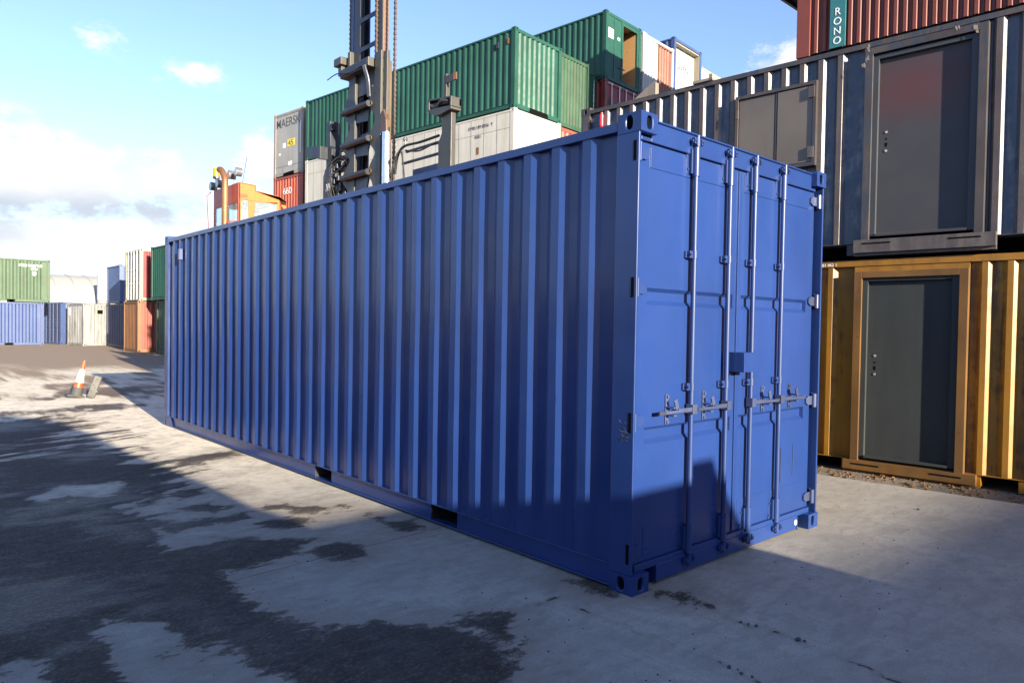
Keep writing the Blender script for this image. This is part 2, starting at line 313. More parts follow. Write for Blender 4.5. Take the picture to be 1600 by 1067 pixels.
# ------------------------------------------------------------------ container pieces
W = 2.438
def hole_plate(mb, put, w, h, cx, cz, rx, rz, flip):
    """plate w x h with a stadium hole, 'put' maps (u,v,depth)."""
    bd = []
    n = 6
    for i in range(n): bd.append((w*i/n, 0))
    for i in range(n): bd.append((w, h*i/n))
    for i in range(n): bd.append((w-w*i/n, h))
    for i in range(n): bd.append((0, h-h*i/n))
    ho = []
    for u, v in bd:
        t = math.atan2((v-cz)/h, (u-cx)/w); c, s_ = math.cos(t), math.sin(t)
        hx = abs(c)**0.75*rx*(1 if c > 0 else -1); hz = abs(s_)**0.75*rz*(1 if s_ > 0 else -1); ho.append((cx+hx, cz+hz))
    k = len(bd); vs = [put(u, v, 0) for u, v in bd]+[put(u, v, 0) for u, v in ho]+[put(u, v, 0.022) for u, v in ho]+[put(u, v, 0.023) for u, v in ho]
    fs = []
    for i in range(k):
        j = (i+1) % k; fs += [(i, j, k+j, k+i), (k+i, k+j, 2*k+j, 2*k+i)]
    if flip: fs = [f[::-1] for f in fs]
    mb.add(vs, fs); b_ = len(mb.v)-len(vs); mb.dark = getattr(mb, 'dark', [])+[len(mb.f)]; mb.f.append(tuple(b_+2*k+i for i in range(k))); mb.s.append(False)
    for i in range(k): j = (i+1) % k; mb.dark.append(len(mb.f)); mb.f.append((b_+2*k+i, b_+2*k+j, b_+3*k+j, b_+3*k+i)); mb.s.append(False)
def casting_mesh(top, xr, yr):
    mb = MB(); a, b, h = 0.162, 0.178, 0.118
    X = (lambda x: a-x) if xr else (lambda x: x)
    Y = (lambda y: b-y) if yr else (lambda y: y)
    fl = (xr != yr)
    hole_plate(mb, lambda u, v, d: (X(d), Y(u), v), b, h, 0.09, 0.059, 0.026, 0.04, not fl)
    hole_plate(mb, lambda u, v, d: (X(u), Y(d), v), a, h, 0.085, 0.059, 0.026, 0.04, fl)
    q = [(X(0), Y(0), 0), (X(a), Y(0), 0), (X(a), Y(b), 0), (X(0), Y(b), 0)]; q2 = [(x, y, h) for x, y, _ in q]
    if top:
        mb2 = MB()
        hole_plate(mb, lambda u, v, d: (X(u), Y(v), h-d), a, b, 0.081, 0.089, 0.03, 0.055, not fl)
        mb.add(q, [(0, 3, 2, 1)])
    else:
        mb.add(q2, [(0, 1, 2, 3)]); mb.add(q, [(0, 3, 2, 1)])
    mb.add([q[1], q[2], q2[2], q2[1]], [(0, 1, 2, 3)]); mb.add([q[2], q[3], q2[3], q2[2]], [(0, 1, 2, 3)])
    me = mb.mesh('corner_casting'); me.materials.append(MT['dark'])  # hole caps go near-black in place of shade inside the casting
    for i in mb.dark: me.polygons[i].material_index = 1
    return me
def castings(root, L, H, mat, skip=(), bevel=0):
    for tz in (0, 1):
        for xr in (0, 1):
            for yr in (0, 1):
                if (tz, xr, yr) in skip: continue
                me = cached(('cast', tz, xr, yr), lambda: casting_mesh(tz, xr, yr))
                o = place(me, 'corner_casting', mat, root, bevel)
                o.location = (W-0.162+0.001 if xr else -0.001, L-0.178+0.001 if yr else -0.001, H-0.118 if tz else 0)
def corr_profile(u0, u1, pitch, depth, phase, base=0.012, flat=0.26, slope=0.24):
    """vertical sheet profile; phase = position of a facet centre rising outwards."""
    pts = [(u0, base+depth)]; a = pitch*flat; s_ = pitch*slope
    k0 = math.ceil((u0+s_-phase)/pitch)
    u = phase+k0*pitch
    while u+pitch*0.75 < u1:
        pts += [(u-s_/2, base+depth), (u+s_/2, base), (u+s_/2+a, base), (u+s_/2+a+s_, base+depth)]; u += pitch
    pts.append((u1, base+depth)); return pts
def side_mesh(L, z0, z1, pitch, depth, phase, u0=None, u1=None, right=False):
    u0 = 0.16 if u0 is None else u0; u1 = L-0.16 if u1 is None else u1
    pr = corr_profile(u0, u1, pitch, depth, phase); mb = MB()
    mb.strip(pr, z0, z1, (lambda u, d, z: (W-d, u, z)) if right else (lambda u, d, z: (d, u, z)))
    return mb.mesh('side_panel')
def end_mesh(L, z0, z1, pitch, depth, back, u0=0.15, u1=W-0.15, phase=0.27):
    pr = corr_profile(u0, u1, pitch, depth, phase, 0.02); mb = MB()
    mb.strip(pr, z0, z1, (lambda u, d, z: (u, L-d, z)) if back else (lambda u, d, z: (u, d, z)))
    return mb.mesh('end_panel')
def door_leaf_mesh(x0, x1, z0, z1, ribs=((0.35, 0.11), (0.62, 0.11)), y=0.05, dep=0.025):
    """leaf with horizontal pressed channels"""
    prof = [(z0, y)]
    for fr, h in ribs:
        zc = z0+(z1-z0)*fr; prof += [(zc-h/2, y), (zc-h/2+0.03, y+dep), (zc+h/2-0.03, y+dep), (zc+h/2, y)]
    prof.append((z1, y)); mb = MB(); n = len(prof)
    vs = [(x0, d, z) for z, d in prof]+[(x1, d, z) for z, d in prof]
    mb.add(vs, [(i, n+i, n+i+1, i+1) for i in range(n-1)])
    mb.box(x0, x1, y+0.03, y+0.05, z0, z1)
    mb.box(x0, x0+0.03, y-0.004, y+0.05, z0, z1); mb.box(x1-0.03, x1, y-0.004, y+0.05, z0, z1)
    return mb.mesh('door')
def simple_doors(root, L, H, mat, barmat='bar'):
    if mat == 'navy': barmat = 'blue_pale'
    z0, z1 = 0.16, H-0.14
    for side, (x0, x1) in enumerate(((0.09, W/2-0.006), (W/2+0.006, W-0.09))):
        d = place(cached(('dl', H, side), lambda: door_leaf_mesh(x0, x1, z0, z1)), 'door', mat, root)
        for bx in (x0+0.38, x1-0.22) if side == 0 else (x0+0.22, x1-0.38):
            def mk():
                mb = MB(); mb.cyl((0, 0.012, 0.07), (0, 0.012, H-0.07), 0.02, 10)
                for z in (0.07, H-0.13): mb.box(-0.04, 0.04, -0.01, 0.04, z, z+0.06)
                for z in (0.9, 1.6): mb.box(-0.035, 0.035, -0.012, 0.045, z, z+0.04)
                return mb.mesh('locking_bar')
            o = place(cached(('lb', H), mk), 'locking_bar', barmat, root); o.location = (bx, 0, 0)
        def mkh():
            mb = MB()
            for k in range(4): zc = z0+0.15+(z1-z0-0.3)*k/3; mb.box(0.01, 0.13, 0.01, 0.048, zc-0.04, zc+0.04)
            return mb.mesh('hinge')
        h = place(cached(('hg', H), mkh), 'hinge', mat, d)
        if side: h.scale = (-1, 1, 1); h.location = (W, 0, 0)
def container(label, loc, yaw, L=12.192, H=2.591, mat='green', frame=None, end0='panel', end1='panel', pitch=0.275, depth=0.036, phase=0.36,
              pockets=(), lod=1, group=None, side='corr', endmat=None, left=True, name='shipping_container'):
    root = empty(name, loc, -RAD(yaw), label, 'shipping container', group)
    frame = frame or mat; endmat = endmat or mat
    zt0, zt1 = H-0.10, H-0.04; zb0, zb1 = 0.025, 0.155
    if left:
        if side == 'corr':
            me = cached(('sl', L, H, pitch, depth, phase), lambda: side_mesh(L, zb1, zt0, pitch, depth, phase)); place(me, 'side_panel', mat, root)
        else:
            place(cached(('fl', L, H), lambda: MB().box(0.012, 0.03, 0.16, L-0.16, zb1, zt0).mesh('side_panel')), 'side_panel', mat, root)
    me = cached(('sr', L, H, pitch, depth, phase), lambda: side_mesh(L, zb1, zt0, pitch, depth, phase, right=True)); place(me, 'side_panel', mat, root)
    for r in (0, 1):
        s = (lambda x: W-x) if r else (lambda x: x)
        def mk():
            mb = MB(); mb.box(s(0.0), s(0.06), 0.16, L-0.16, zt0, zt1); return mb.mesh('top_rail')
        place(cached(('tr', r, L, H), mk), 'top_rail', frame, root)
        def mk():
            mb = MB(); segs = []; y = 0.16
            for a, b in sorted(pockets): segs.append((y, a)); y = b
            segs.append((y, L-0.16))
            for a, b in segs: mb.box(s(0.02), s(0.035), a, b, zb0, zb1-0.006)
            mb.box(s(0.004), s(0.07), 0.16, L-0.16, zb1-0.006, zb1+0.003)
            for a, b in segs: mb.box(s(0.0), s(0.06), a, b, zb0-0.01, zb0)
            for a, b in pockets:
                for yy in (a, b): mb.box(s(0.02), s(0.7), yy-0.004, yy+0.004, zb0, zb1-0.006)
            return mb.mesh('bottom_rail')
        place(cached(('br', r, L, H, tuple(pockets)), mk), 'bottom_rail', frame, root)
    def mkposts(x, y):
        return MB().box(x, x+0.15, y, y+0.165, 0.118, H-0.118).mesh('corner_post')
    for x, y in ((0.004, 0.004), (W-0.154, 0.004), (0.004, L-0.169), (W-0.154, L-0.169)):
        place(cached(('cp', x, y, H), lambda: mkposts(x, y)), 'corner_post', frame, root)
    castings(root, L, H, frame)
    for yb in (0, 1):
        t = (lambda y: L-y) if yb else (lambda y: y)
        kind = end1 if yb else end0
        place(cached(('eh', yb, L, H), lambda: MB().box(0.155, W-0.155, t(0.012), t(0.09), H-0.14, H-0.03).mesh('end_header')), 'end_header', frame, root)
        place(cached(('es', yb, L), lambda: MB().box(0.155, W-0.155, t(0.012), t(0.09), 0.02, 0.16).mesh('end_sill')), 'end_sill', frame, root)
        if kind == 'panel':
            place(cached(('ep', yb, L, H), lambda: end_mesh(L, 0.16, H-0.14, 0.25, 0.04, yb)), 'end_panel', endmat, root)
        elif kind == 'flat':
            place(cached(('ef', yb, L, H), lambda: MB().box(0.154, W-0.154, t(0.03), t(0.05), 0.16, H-0.14).mesh('end_panel')), 'end_panel', endmat, root)
        elif kind == 'doors':
            simple_doors(root, L, H, endmat)
    place(cached(('rf', L, H), lambda: MB().box(0.05, W-0.05, 0.05, L-0.05, H-0.052, H-0.022).mesh('roof_panel')), 'roof_panel', frame, root)
    place(cached(('flr', L), lambda: MB().box(0.06, W-0.06, 0.05, L-0.05, 0.135, 0.165).mesh('floor')), 'floor', 'blue_dark', root)
    return root
def loc_at(x, y, yaw, l0, z, s0=0.0):
    a = RAD(yaw); return (x+s0*math.cos(a)+l0*math.sin(a), y-s0*math.sin(a)+l0*math.cos(a), z)

# ------------------------------------------------------------------ ground
def vnoise(x, y, seed):
    xi = np.floor(x).astype(np.int64); yi = np.floor(y).astype(np.int64); xf = x-xi; yf = y-yi
    u = xf*xf*(3-2*xf); v = yf*yf*(3-2*yf)
    def h(a, b):
        n = (a*374761393+b*668265263+seed*1442695041) & 0x7fffffff
        n = ((n ^ (n >> 13))*1274126177) & 0x7fffffff
        n = (n ^ (n >> 16)) & 0xffff
        return n/65535.0
    return (h(xi, yi)*(1-u)+h(xi+1, yi)*u)*(1-v)+(h(xi, yi+1)*(1-u)+h(xi+1, yi+1)*u)*v
def fbm(x, y, seed, octv=5, g=0.55):
    t = 0; a = 1; s = 0
    for i in range(octv):
        t = t+vnoise(x, y, seed+i*17)*a; s += a; a *= g; x = x*2.03+5.1; y = y*2.03+9.7
    return t/s
def sdist(px, py, poly):
    poly = np.array(poly, float); d = np.full(px.shape, 1e9); ins = np.zeros(px.shape, bool); n = len(poly)
    for i in range(n):
        ax, ay = poly[i]; bx, by = poly[(i+1) % n]; ex, ey = bx-ax, by-ay
        t = np.clip(((px-ax)*ex+(py-ay)*ey)/(ex*ex+ey*ey+1e-12), 0, 1)
        d = np.minimum(d, np.hypot(px-ax-t*ex, py-ay-t*ey))
        c = ((ay > py) != (by > py)) & (px < (bx-ax)*(py-ay)/(by-ay+1e-12)+ax); ins ^= c
    return np.where(ins, d, -d)
def ldist(px, py, pts):
    d = np.full(px.shape, 1e9)
    for (ax, ay), (bx, by) in zip(pts[:-1], pts[1:]):
        ex, ey = bx-ax, by-ay; t = np.clip(((px-ax)*ex+(py-ay)*ey)/(ex*ex+ey*ey), 0, 1)
        d = np.minimum(d, np.hypot(px-ax-t*ex, py-ay-t*ey))
    return d
def axis(a, lo, hi, b, step):
    mid = list(np.arange(lo, hi+1e-6, step)); L_ = []; x = lo; s = step
    while x > a: s *= 1.12; x -= s; L_.append(x)
    R_ = []; x = hi; s = step
    while x < b: s *= 1.12; x += s; R_.append(x)
    return np.array(L_[::-1]+mid+R_)
TREAD0 = -2.43
SMUDGES = [[(-0.84, 3.38), (-0.76, 3.43), (-0.62, 3.26), (-0.7, 3.18), (-0.85, 3.27)],
    [(-0.73, 3.06), (-0.46, 3.16), (-0.41, 2.97), (-0.51, 2.83), (-0.71, 2.96)],
    [(-1.07, 2.91), (-0.91, 2.92), (-0.69, 2.71), (-0.87, 2.61), (-1.07, 2.76)],
    [(-1.66, 3.24), (-1.47, 3.33), (-1.01, 3.28), (-1.11, 3.09), (-1.39, 3.12), (-1.67, 3.11)],
    [(-1.4, 3.76), (-1.16, 3.8), (-1.06, 3.49), (-1.27, 3.49)],
    [(-0.85, 6.09), (0.03, 6.31), (-0.03, 5.89), (-0.81, 5.66)],
    [(-0.24, 2.67), (-0.2, 2.48), (-0.29, 2.38), (-0.31, 2.51)],
    [(-0.26, 2.31), (-0.08, 2.22), (-0.11, 1.99), (-0.31, 1.96)],
    [(-0.32, 2.99), (-0.24, 2.86), (-0.33, 2.82)]]
def build_ground():
    DARK = [(-3.9, 6.9), (-2.45, 5.9), (-2.32, 4.83), (-1.86, 4.12), (-1.68, 3.41), (-1.85, 2.72), (-1.87, 2.59), (-1.48, 2.6), (-1.15, 2.54), (-0.87, 2.32), (-1.21, 1.93), (-1.64, 1.88), (-1.66, 1.67), (-1.74, 1.23), (-1.59, 0.72), (-1.34, 0.61), (-1.1, 0.41), (-0.95, 0.02), (-1.1, -0.2), (-1.4, -0.5), (-1.9, -2.5), (-6, -2.5), (-6, 6)]
    UPPER = [(-3.6, 12.3), (-1.88, 10.9), (-1.16, 10.2), (-1.05, 6.55), (-1.2, 5.12), (-1.1, 4.56), (-1.55, 4.07), (-1.8, 3.87), (-2.06, 3.71), (-6, 4.6), (-6, 12)]
    L1 = [(-2.0, 5.37), (-1.5, 5.16), (-1.67, 4.62), (-2.04, 4.53), (-2.31, 4.9)]
    L2 = [(-2.49, 1.63), (-2.21, 1.29), (-2.11, 1.01), (-2.08, 0.76), (-1.98, 0.37), (-2.1, -0.3), (-2.6, -0.2), (-2.53, 0.79), (-2.53, 1.23)]
    L3 = [(-3.3, 1.39), (-2.79, 1.32), (-2.74, 1.11), (-2.79, 0.89), (-3.3, 0.8)]
    S = [[(-0.76, 3.45), (-0.65, 3.37), (-0.42, 2.98), (-0.48, 2.82), (-0.64, 3.01), (-0.82, 3.29)],
         [(-1.13, 1.99), (-0.84, 2.09), (-0.73, 1.95), (-0.84, 1.67), (-1.04, 1.7)],
         [(-0.10, 0.45), (0.12, 0.42), (0.1, 0.04), (-0.11, 0.15)], [(0.12, 0.02), (0.22, -0.08), (0.29, -0.2), (0.27, -0.30), (0.21, -0.22)],
         [(-1.05, 0.45), (-0.72, 0.28), (-0.95, 0.0)]]
    S += SMUDGES
    CR = [([(-0.37, 0.09), (-0.34, -0.11), (-0.35, -0.37), (-0.36, -0.6), (-0.35, -0.95), (-0.36, -1.4)], 0.014), ([(0.23, -0.35), (0.16, -0.53), (0.16, -0.6), (0.19, -0.75), (0.2, -0.91), (0.19, -1.12), (0.18, -1.26), (0.15, -1.38), (0.16, -1.9)], 0.012),
          ([(-0.72, 0.3), (-0.3, 0.28)], 0.012), ([(0.27, -0.20), (0.255, -0.36), (0.22, -0.48)], 0.016)]
    xs = axis(-70, -4.2, 5.2, 90, 0.045); ys = axis(-40, -2.6, 10.0, 140, 0.045)
    e0 = int(np.argmin(np.abs(xs-4.65))); xs[e0] = 4.65
    X, Y = np.meshgrid(xs, ys, indexing='ij')
    wgt = np.clip(1-np.abs(X-4.65)/3.0, 0, 1); wgt = wgt*wgt*(3-2*wgt)
    X = X-0.104*np.clip(Y, -8, 9.5)*wgt
    # mud signed distance, warped by noise so that its edges break up
    wx = X+(fbm(X*1.6, Y*1.6, 3)-0.5)*0.9; wy = Y+(fbm(X*1.6, Y*1.6, 5)-0.5)*0.9
    near = np.clip((12-Y)/4, 0, 1)
    jx = X+(fbm(X*3.5, Y*3.5, 13)-0.5)*0.30; jy = Y+(fbm(X*3.5, Y*3.5, 15)-0.5)*0.30
    d = sdist(jx, jy, DARK)
    st = fbm(X*0.55+Y*0.15, Y*3.0-X*1.2, 31, 5, 0.62)      # long drag streaks across the yard
    up_ = np.minimum(sdist(wx, wy, UPPER), 0.5)*0.6+(st-0.47)*1.7
    up_ = np.where(sdist(X, Y, UPPER) > -0.6, up_, -1)
    d = np.maximum(d, up_)
    for Lp in (L1, L2, L3): d = np.minimum(d, -sdist(jx, jy, Lp)*1.5)
    for P_ in S: d = np.maximum(d, sdist(X+(fbm(X*7, Y*7, 21)-0.5)*0.16, Y+(fbm(X*7, Y*7, 22)-0.5)*0.16, P_)*1.2+0.0)
    patch = fbm(X*1.3, Y*1.3-X*0.4, 41, 5, 0.6)
    d = np.maximum(d, (patch-0.66)*1.3-0.25*np.clip(X+0.9, 0, 1)-0.3*np.clip(1.2-Y, 0, 1))
    # yard beyond the slab: brown mud with scraped bands
    fd = (Y-24.0-0.3*X+(fbm(X*0.35, Y*0.25, 51)-0.5)*14)*0.06
    fs = (fbm(X*0.7+Y*0.1, Y*0.75-X*0.5, 61, 6, 0.7)-0.53-0.02*np.clip(16-Y, 0, 9))*2.2
    d = np.where(Y > 9.5, np.maximum(np.maximum(d, fd), fs), d)
    crack = np.full(X.shape, -1.0)
    for pts, w_ in CR:
        dd = ldist(X+(fbm(X*9, Y*9, 71)-0.5)*0.08, Y+(fbm(X*9, Y*9, 72)-0.5)*0.08, pts); br = fbm(X*5, Y*5, 73, 3)
        crack = np.maximum(crack, (w_*(0.1+1.7*br)-dd)*1.9)
    d = np.maximum(d, np.clip(crack*9-0.08, -1, 0.12))
    Z = np.where(d > 0, np.clip(d*6, 0, 1)*(0.002+0.012*fbm(X*6, Y*6, 81, 4)*near), 0)
    nx, ny = X.shape; idx = np.arange(nx*ny).reshape(nx, ny)
    keep = np.ones((nx-1, ny-1), bool)
    for i in range(nx-1):
        if i >= e0: keep[i] = ~(ys[:-1] < 9.45)
    a = idx[:-1, :-1][keep]; b = idx[1:, :-1][keep]; c = idx[1:, 1:][keep]; e = idx[:-1, 1:][keep]
    faces = np.stack([a, b, c, e], 1)
    me = bpy.data.meshes.new('concrete_yard'); co = np.stack([X.ravel(), Y.ravel(), Z.ravel()], 1)
    me.from_pydata(co.tolist(), [], faces.tolist()); me.materials.append(None)
    at = me.attributes.new('mud', 'FLOAT', 'POINT'); at.data.foreach_set('value', d.ravel().astype(np.float32))
    me.polygons.foreach_set('use_smooth', [True]*len(me.polygons)); me.update()
    m, nt, N, K, P = mat_nodes('yard_concrete_and_mud'); g = NG(nt); v = g.coord(False)
    A = N.new('ShaderNodeAttribute'); A.attribute_name = 'mud'; mud = A.outputs['Fac']
    sx = N.new('ShaderNodeSeparateXYZ'); K.new(v, sx.inputs[0])
    n1 = g.noise(v, 7, 8, 0.68, (1, 1.9, 1), (0, 0, 0.5)); n2 = g.noise(v, 45, 6, 0.7); n3 = g.noise(v, 1.1, 4); n4 = g.noise(v, 160, 3, 0.6); n5 = g.noise(v, 3.0, 6, 0.6)
    n6 = g.noise(v, 2.4, 7, 0.72, (1, 2.6, 1), (0, 0, 0.75)); n7 = g.noise(v, 90, 4, 0.75)
    dd = g.math('ADD', mud, g.math('ADD', g.math('MULTIPLY', g.math('SUBTRACT', n1, 0.5), 0.42), g.math('ADD', g.math('MULTIPLY', g.math('SUBTRACT', n2, 0.5), 0.20), g.math('MULTIPLY', g.math('SUBTRACT', n6, 0.5), 0.30))))
    mask = g.math('ADD', g.math('MULTIPLY', g.ramp(dd, -0.03, 0.06), g.ramp(sx.outputs[1], 3.5, 8.0, 1, 0)), g.math('MULTIPLY', g.ramp(dd, -0.12, 0.14), g.ramp(sx.outputs[1], 3.5, 8.0, 0, 1)))
    mask = g.math('MULTIPLY', mask, g.ramp(g.math('ADD', g.math('MULTIPLY', n6, 0.6), g.math('MULTIPLY', n2, 0.4)), 0.34, 0.46, 0.86, 1.0))   # thin, scraped-off mud
    film = g.ramp(dd, -0.42, 0.02, 0, 0.62)       # damp stain and dried film around the mud
    conc = g.mix(g.ramp(n3, 0.3, 0.7), (0.315, 0.295, 0.255), (0.405, 0.38, 0.33))
    conc = g.mix(g.ramp(n6, 0.44, 0.62, 0, 0.45), conc, (0.20, 0.185, 0.16))
    conc = g.mix(g.ramp(n7, 0.45, 0.62, 0, 0.45), conc, (0.19, 0.175, 0.15)); conc = g.mix(g.ramp(n7, 0.42, 0.30, 0, 0.5), conc, (0.55, 0.52, 0.45))
    conc = g.mix(g.math('MULTIPLY', g.ramp(n5, 0.42, 0.75), 0.5), conc, (0.27, 0.26, 0.235))
    conc = g.mix(g.ramp(n4, 0.52, 0.72, 0, 0.55), conc, (0.20, 0.18, 0.16)); conc = g.mix(g.ramp(n2, 0.52, 0.70, 0, 0.45), conc, (0.24, 0.22, 0.19)); conc = g.mix(g.ramp(n4, 0.40, 0.25, 0, 0.5), conc, (0.62, 0.58, 0.50))
    # faint lengthwise trowel scratches
    scr = g.noise(v, 3.0, 4, 0.7, (26, 1.0, 1), (0, 0, 0.12)); conc = g.mix(g.ramp(scr, 0.50, 0.62, 0, 0.7), conc, (0.26, 0.245, 0.21))
    sun_pale = g.math('MULTIPLY', g.ramp(sx.outputs[1], 2.0, 7.0), g.ramp(n5, 0.30, 0.55, 0.55, 1.0)); conc = g.mix(sun_pale, conc, g.mix(n2, (0.68, 0.60, 0.46), (0.80, 0.71, 0.55)))  # paler with distance; brighter sunlit ground is put into the concrete colour
    conc = g.mix(g.ramp(n1, 0.48, 0.62, 0, 0.45), conc, (0.22, 0.20, 0.175))
    film = g.math('MULTIPLY', film, g.ramp(sx.outputs[1], 4.0, 9.0, 1.0, 0.3))
    conc = g.mix(film, conc, (0.20, 0.17, 0.135))
    # saw-cut joints
    jy_ = g.math('ABSOLUTE', g.math('SUBTRACT', g.math('MODULO', g.math('ADD', g.math('SUBTRACT', sx.outputs[1], g.math('MULTIPLY', sx.outputs[0], 0.082)), 100-0.703), 4.6), 0.0))
    jm = g.ramp(jy_, 0.003, 0.008, 1, 0)
    jm = g.math('MULTIPLY', jm, g.ramp(n5, 0.25, 0.45)); conc = g.mix(jm, conc, (0.05, 0.045, 0.04))
    mudc = g.mix(g.ramp(n1, 0.35, 0.65), (0.032, 0.026, 0.021), (0.064, 0.051, 0.039)); mudc = g.mix(g.ramp(n2, 0.48, 0.68, 0, 0.7), mudc, (0.16, 0.135, 0.105)); mudc = g.mix(g.ramp(n4, 0.45, 0.3, 0, 0.7), mudc, (0.03, 0.025, 0.02))
    far = g.ramp(sx.outputs[1], 10, 22); mudc = g.mix(far, mudc, g.mix(n1, (0.20, 0.145, 0.100), (0.32, 0.245, 0.175)))
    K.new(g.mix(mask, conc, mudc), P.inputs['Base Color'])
    wet = g.ramp(g.math('ADD', g.math('MULTIPLY', g.noise(v, 0.8, 3), 0.6), g.math('MULTIPLY', n6, 0.4)), 0.46, 0.58)
    wet = g.math('MULTIPLY', wet, g.math('SUBTRACT', 1.0, far))
    wr = g.math('SUBTRACT', 0.82, g.math('MULTIPLY', wet, 0.30))
    rg = N.new('ShaderNodeMix'); rg.data_type = 'FLOAT'; K.new(mask, rg.inputs[0]); rg.inputs[2].default_value = 0.85; K.new(wr, rg.inputs[3])
    K.new(rg.outputs[0], P.inputs['Roughness']); P.inputs['Specular IOR Level'].default_value = 0.35
    mudh = g.math('ADD', g.math('MULTIPLY', n2, 0.6), g.math('MULTIPLY', g.noise(v, 18, 6, 0.65, (1, 2.4, 1), (0, 0, 0.4)), 1.2))
    hh = g.math('ADD', g.math('MULTIPLY', mask, g.math('ADD', mudh, 0.4)), g.math('MULTIPLY', g.math('ADD', n4, g.math('MULTIPLY', scr, 0.6)), 0.13))
    hh = g.math('SUBTRACT', hh, g.math('MULTIPLY', jm, 0.3))
    # tyre tread pressed into the mud near the lower left
    tx = g.math('ADD', g.math('MULTIPLY', sx.outputs[0], 0.994), g.math('MULTIPLY', sx.outputs[1], 0.11)); ty = g.math('SUBTRACT', g.math('MULTIPLY', sx.outputs[1], 0.994), g.math('MULTIPLY', sx.outputs[0], 0.11))
    for c_ in (TREAD0,):
        off = g.math('ABSOLUTE', g.math('SUBTRACT', tx, c_)); band = g.ramp(off, 0.16, 0.12)
        lug = g.math('SINE', g.math('MULTIPLY', g.math('ADD', ty, g.math('MULTIPLY', off, 0.6)), 230.0))
        hh = g.math('ADD', hh, g.math('MULTIPLY', g.math('MULTIPLY', band, mask), g.math('MULTIPLY', lug, 0.09)))
    K.new(g.bump(hh, 0.9, 0.016), P.inputs['Normal'])
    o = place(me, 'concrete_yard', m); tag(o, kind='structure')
    # lower gravel / earth sheet reaching the horizon
    m, nt, N, K, P = mat_nodes('gravelly_earth'); g = NG(nt); v = g.coord(False)
    a_ = g.noise(v, 30, 6, 0.7); b_ = g.noise(v, 2, 4)
    c = g.mix(b_, (0.13, 0.10, 0.075), (0.21, 0.175, 0.135)); c = g.mix(g.ramp(a_, 0.55, 0.7), c, (0.06, 0.05, 0.042)); K.new(c, P.inputs['Base Color'])
    P.inputs['Roughness'].default_value = 0.95; K.new(g.bump(a_, 0.9, 0.03), P.inputs['Normal'])
    mb = MB(); mb.add([(-1200, -1200, -0.09), (1200, -1200, -0.09), (1200, 1200, -0.09), (-1200, 1200, -0.09)], [(0, 1, 2, 3)])
    o = mb.build('ground', m); tag(o, kind='structure')
    # broken edge of the slab
    mb = MB()
    for k in range(0, 140):
        y0 = -6+k*0.11; y1 = y0+0.11
        if y1 > 9.4: break
        xe = lambda y: 4.65-0.104*max(-8, min(9.5, y))
        mb.add([(xe(y0)-0.02, y0, -0.003), (xe(y1)-0.02, y1, -0.003), (xe(y1)+0.004, y1, -0.1), (xe(y0)+0.004, y0, -0.1)], [(0, 1, 2, 3)])
    o = mb.build('slab_edge', m); tag(o, kind='structure')
    # loose stones on the strip beside the slab
    mb = MB()
    ico = [(0, 0, 1), (0.9, 0, 0.3), (0.28, 0.85, 0.3), (-0.72, 0.5, 0.3), (-0.72, -0.5, 0.3), (0.28, -0.85, 0.3), (0.6, 0.5, -0.6), (-0.3, 0.7, -0.6), (-0.8, 0, -0.6), (-0.3, -0.7, -0.6), (0.6, -0.5, -0.6)]
    icf = [(0,1,2),(0,2,3),(0,3,4),(0,4,5),(0,5,1),(1,6,2),(2,6,7),(2,7,3),(3,7,8),(3,8,4),(4,8,9),(4,9,5),(5,9,10),(5,10,1),(1,10,6)]
    def stone(x, y, z, r):
        a = random.random()*6.28; sx_, sy_, sz_ = (r*random.uniform(0.6, 1.3) for _ in range(3)); ca, sa = math.cos(a), math.sin(a)
        mb.add([(x+(p[0]*ca-p[1]*sa)*sx_, y+(p[0]*sa+p[1]*ca)*sy_, z+p[2]*sz_*0.7) for p in ico], icf)
    for _ in range(1500):
        y = random.uniform(-2.4, 6.0); x = 4.65-0.104*y+random.uniform(-0.02, 1.0)**1.0; stone(x, y, -0.088, random.choice((0.008, 0.012, 0.018, 0.03)))
    o = mb.build('gravel', 'rusty_dull'); tag(o, kind='stuff')
    o['label'] = 'loose gravel and stones along the slab edge'
    mb = MB()
    for _ in range(420):
        x, y = random.uniform(-3.2, 4.4), random.uniform(-1.6, 3.2)
        stone(x, y, 0.002, random.choice((0.003, 0.004, 0.006)))
    for x, y, r in ((0.19, -0.70, 0.012), (-0.35, -0.86, 0.013), (-0.36, -0.93, 0.009), (-0.37, -1.16, 0.014), (0.2, -0.93, 0.02), (0.17, -0.62, 0.011), (3.7, -0.35, 0.015), (-0.35, -0.98, 0.008), (-0.34, -0.90, 0.006), (0.18, -0.66, 0.008), (0.21, -0.96, 0.009)): stone(x, y, 0.006, r)
    o = mb.build('grit', 'rubber_grey'); tag(o, kind='stuff'); o['label'] = 'scattered grit and clods on the concrete'
build_ground()

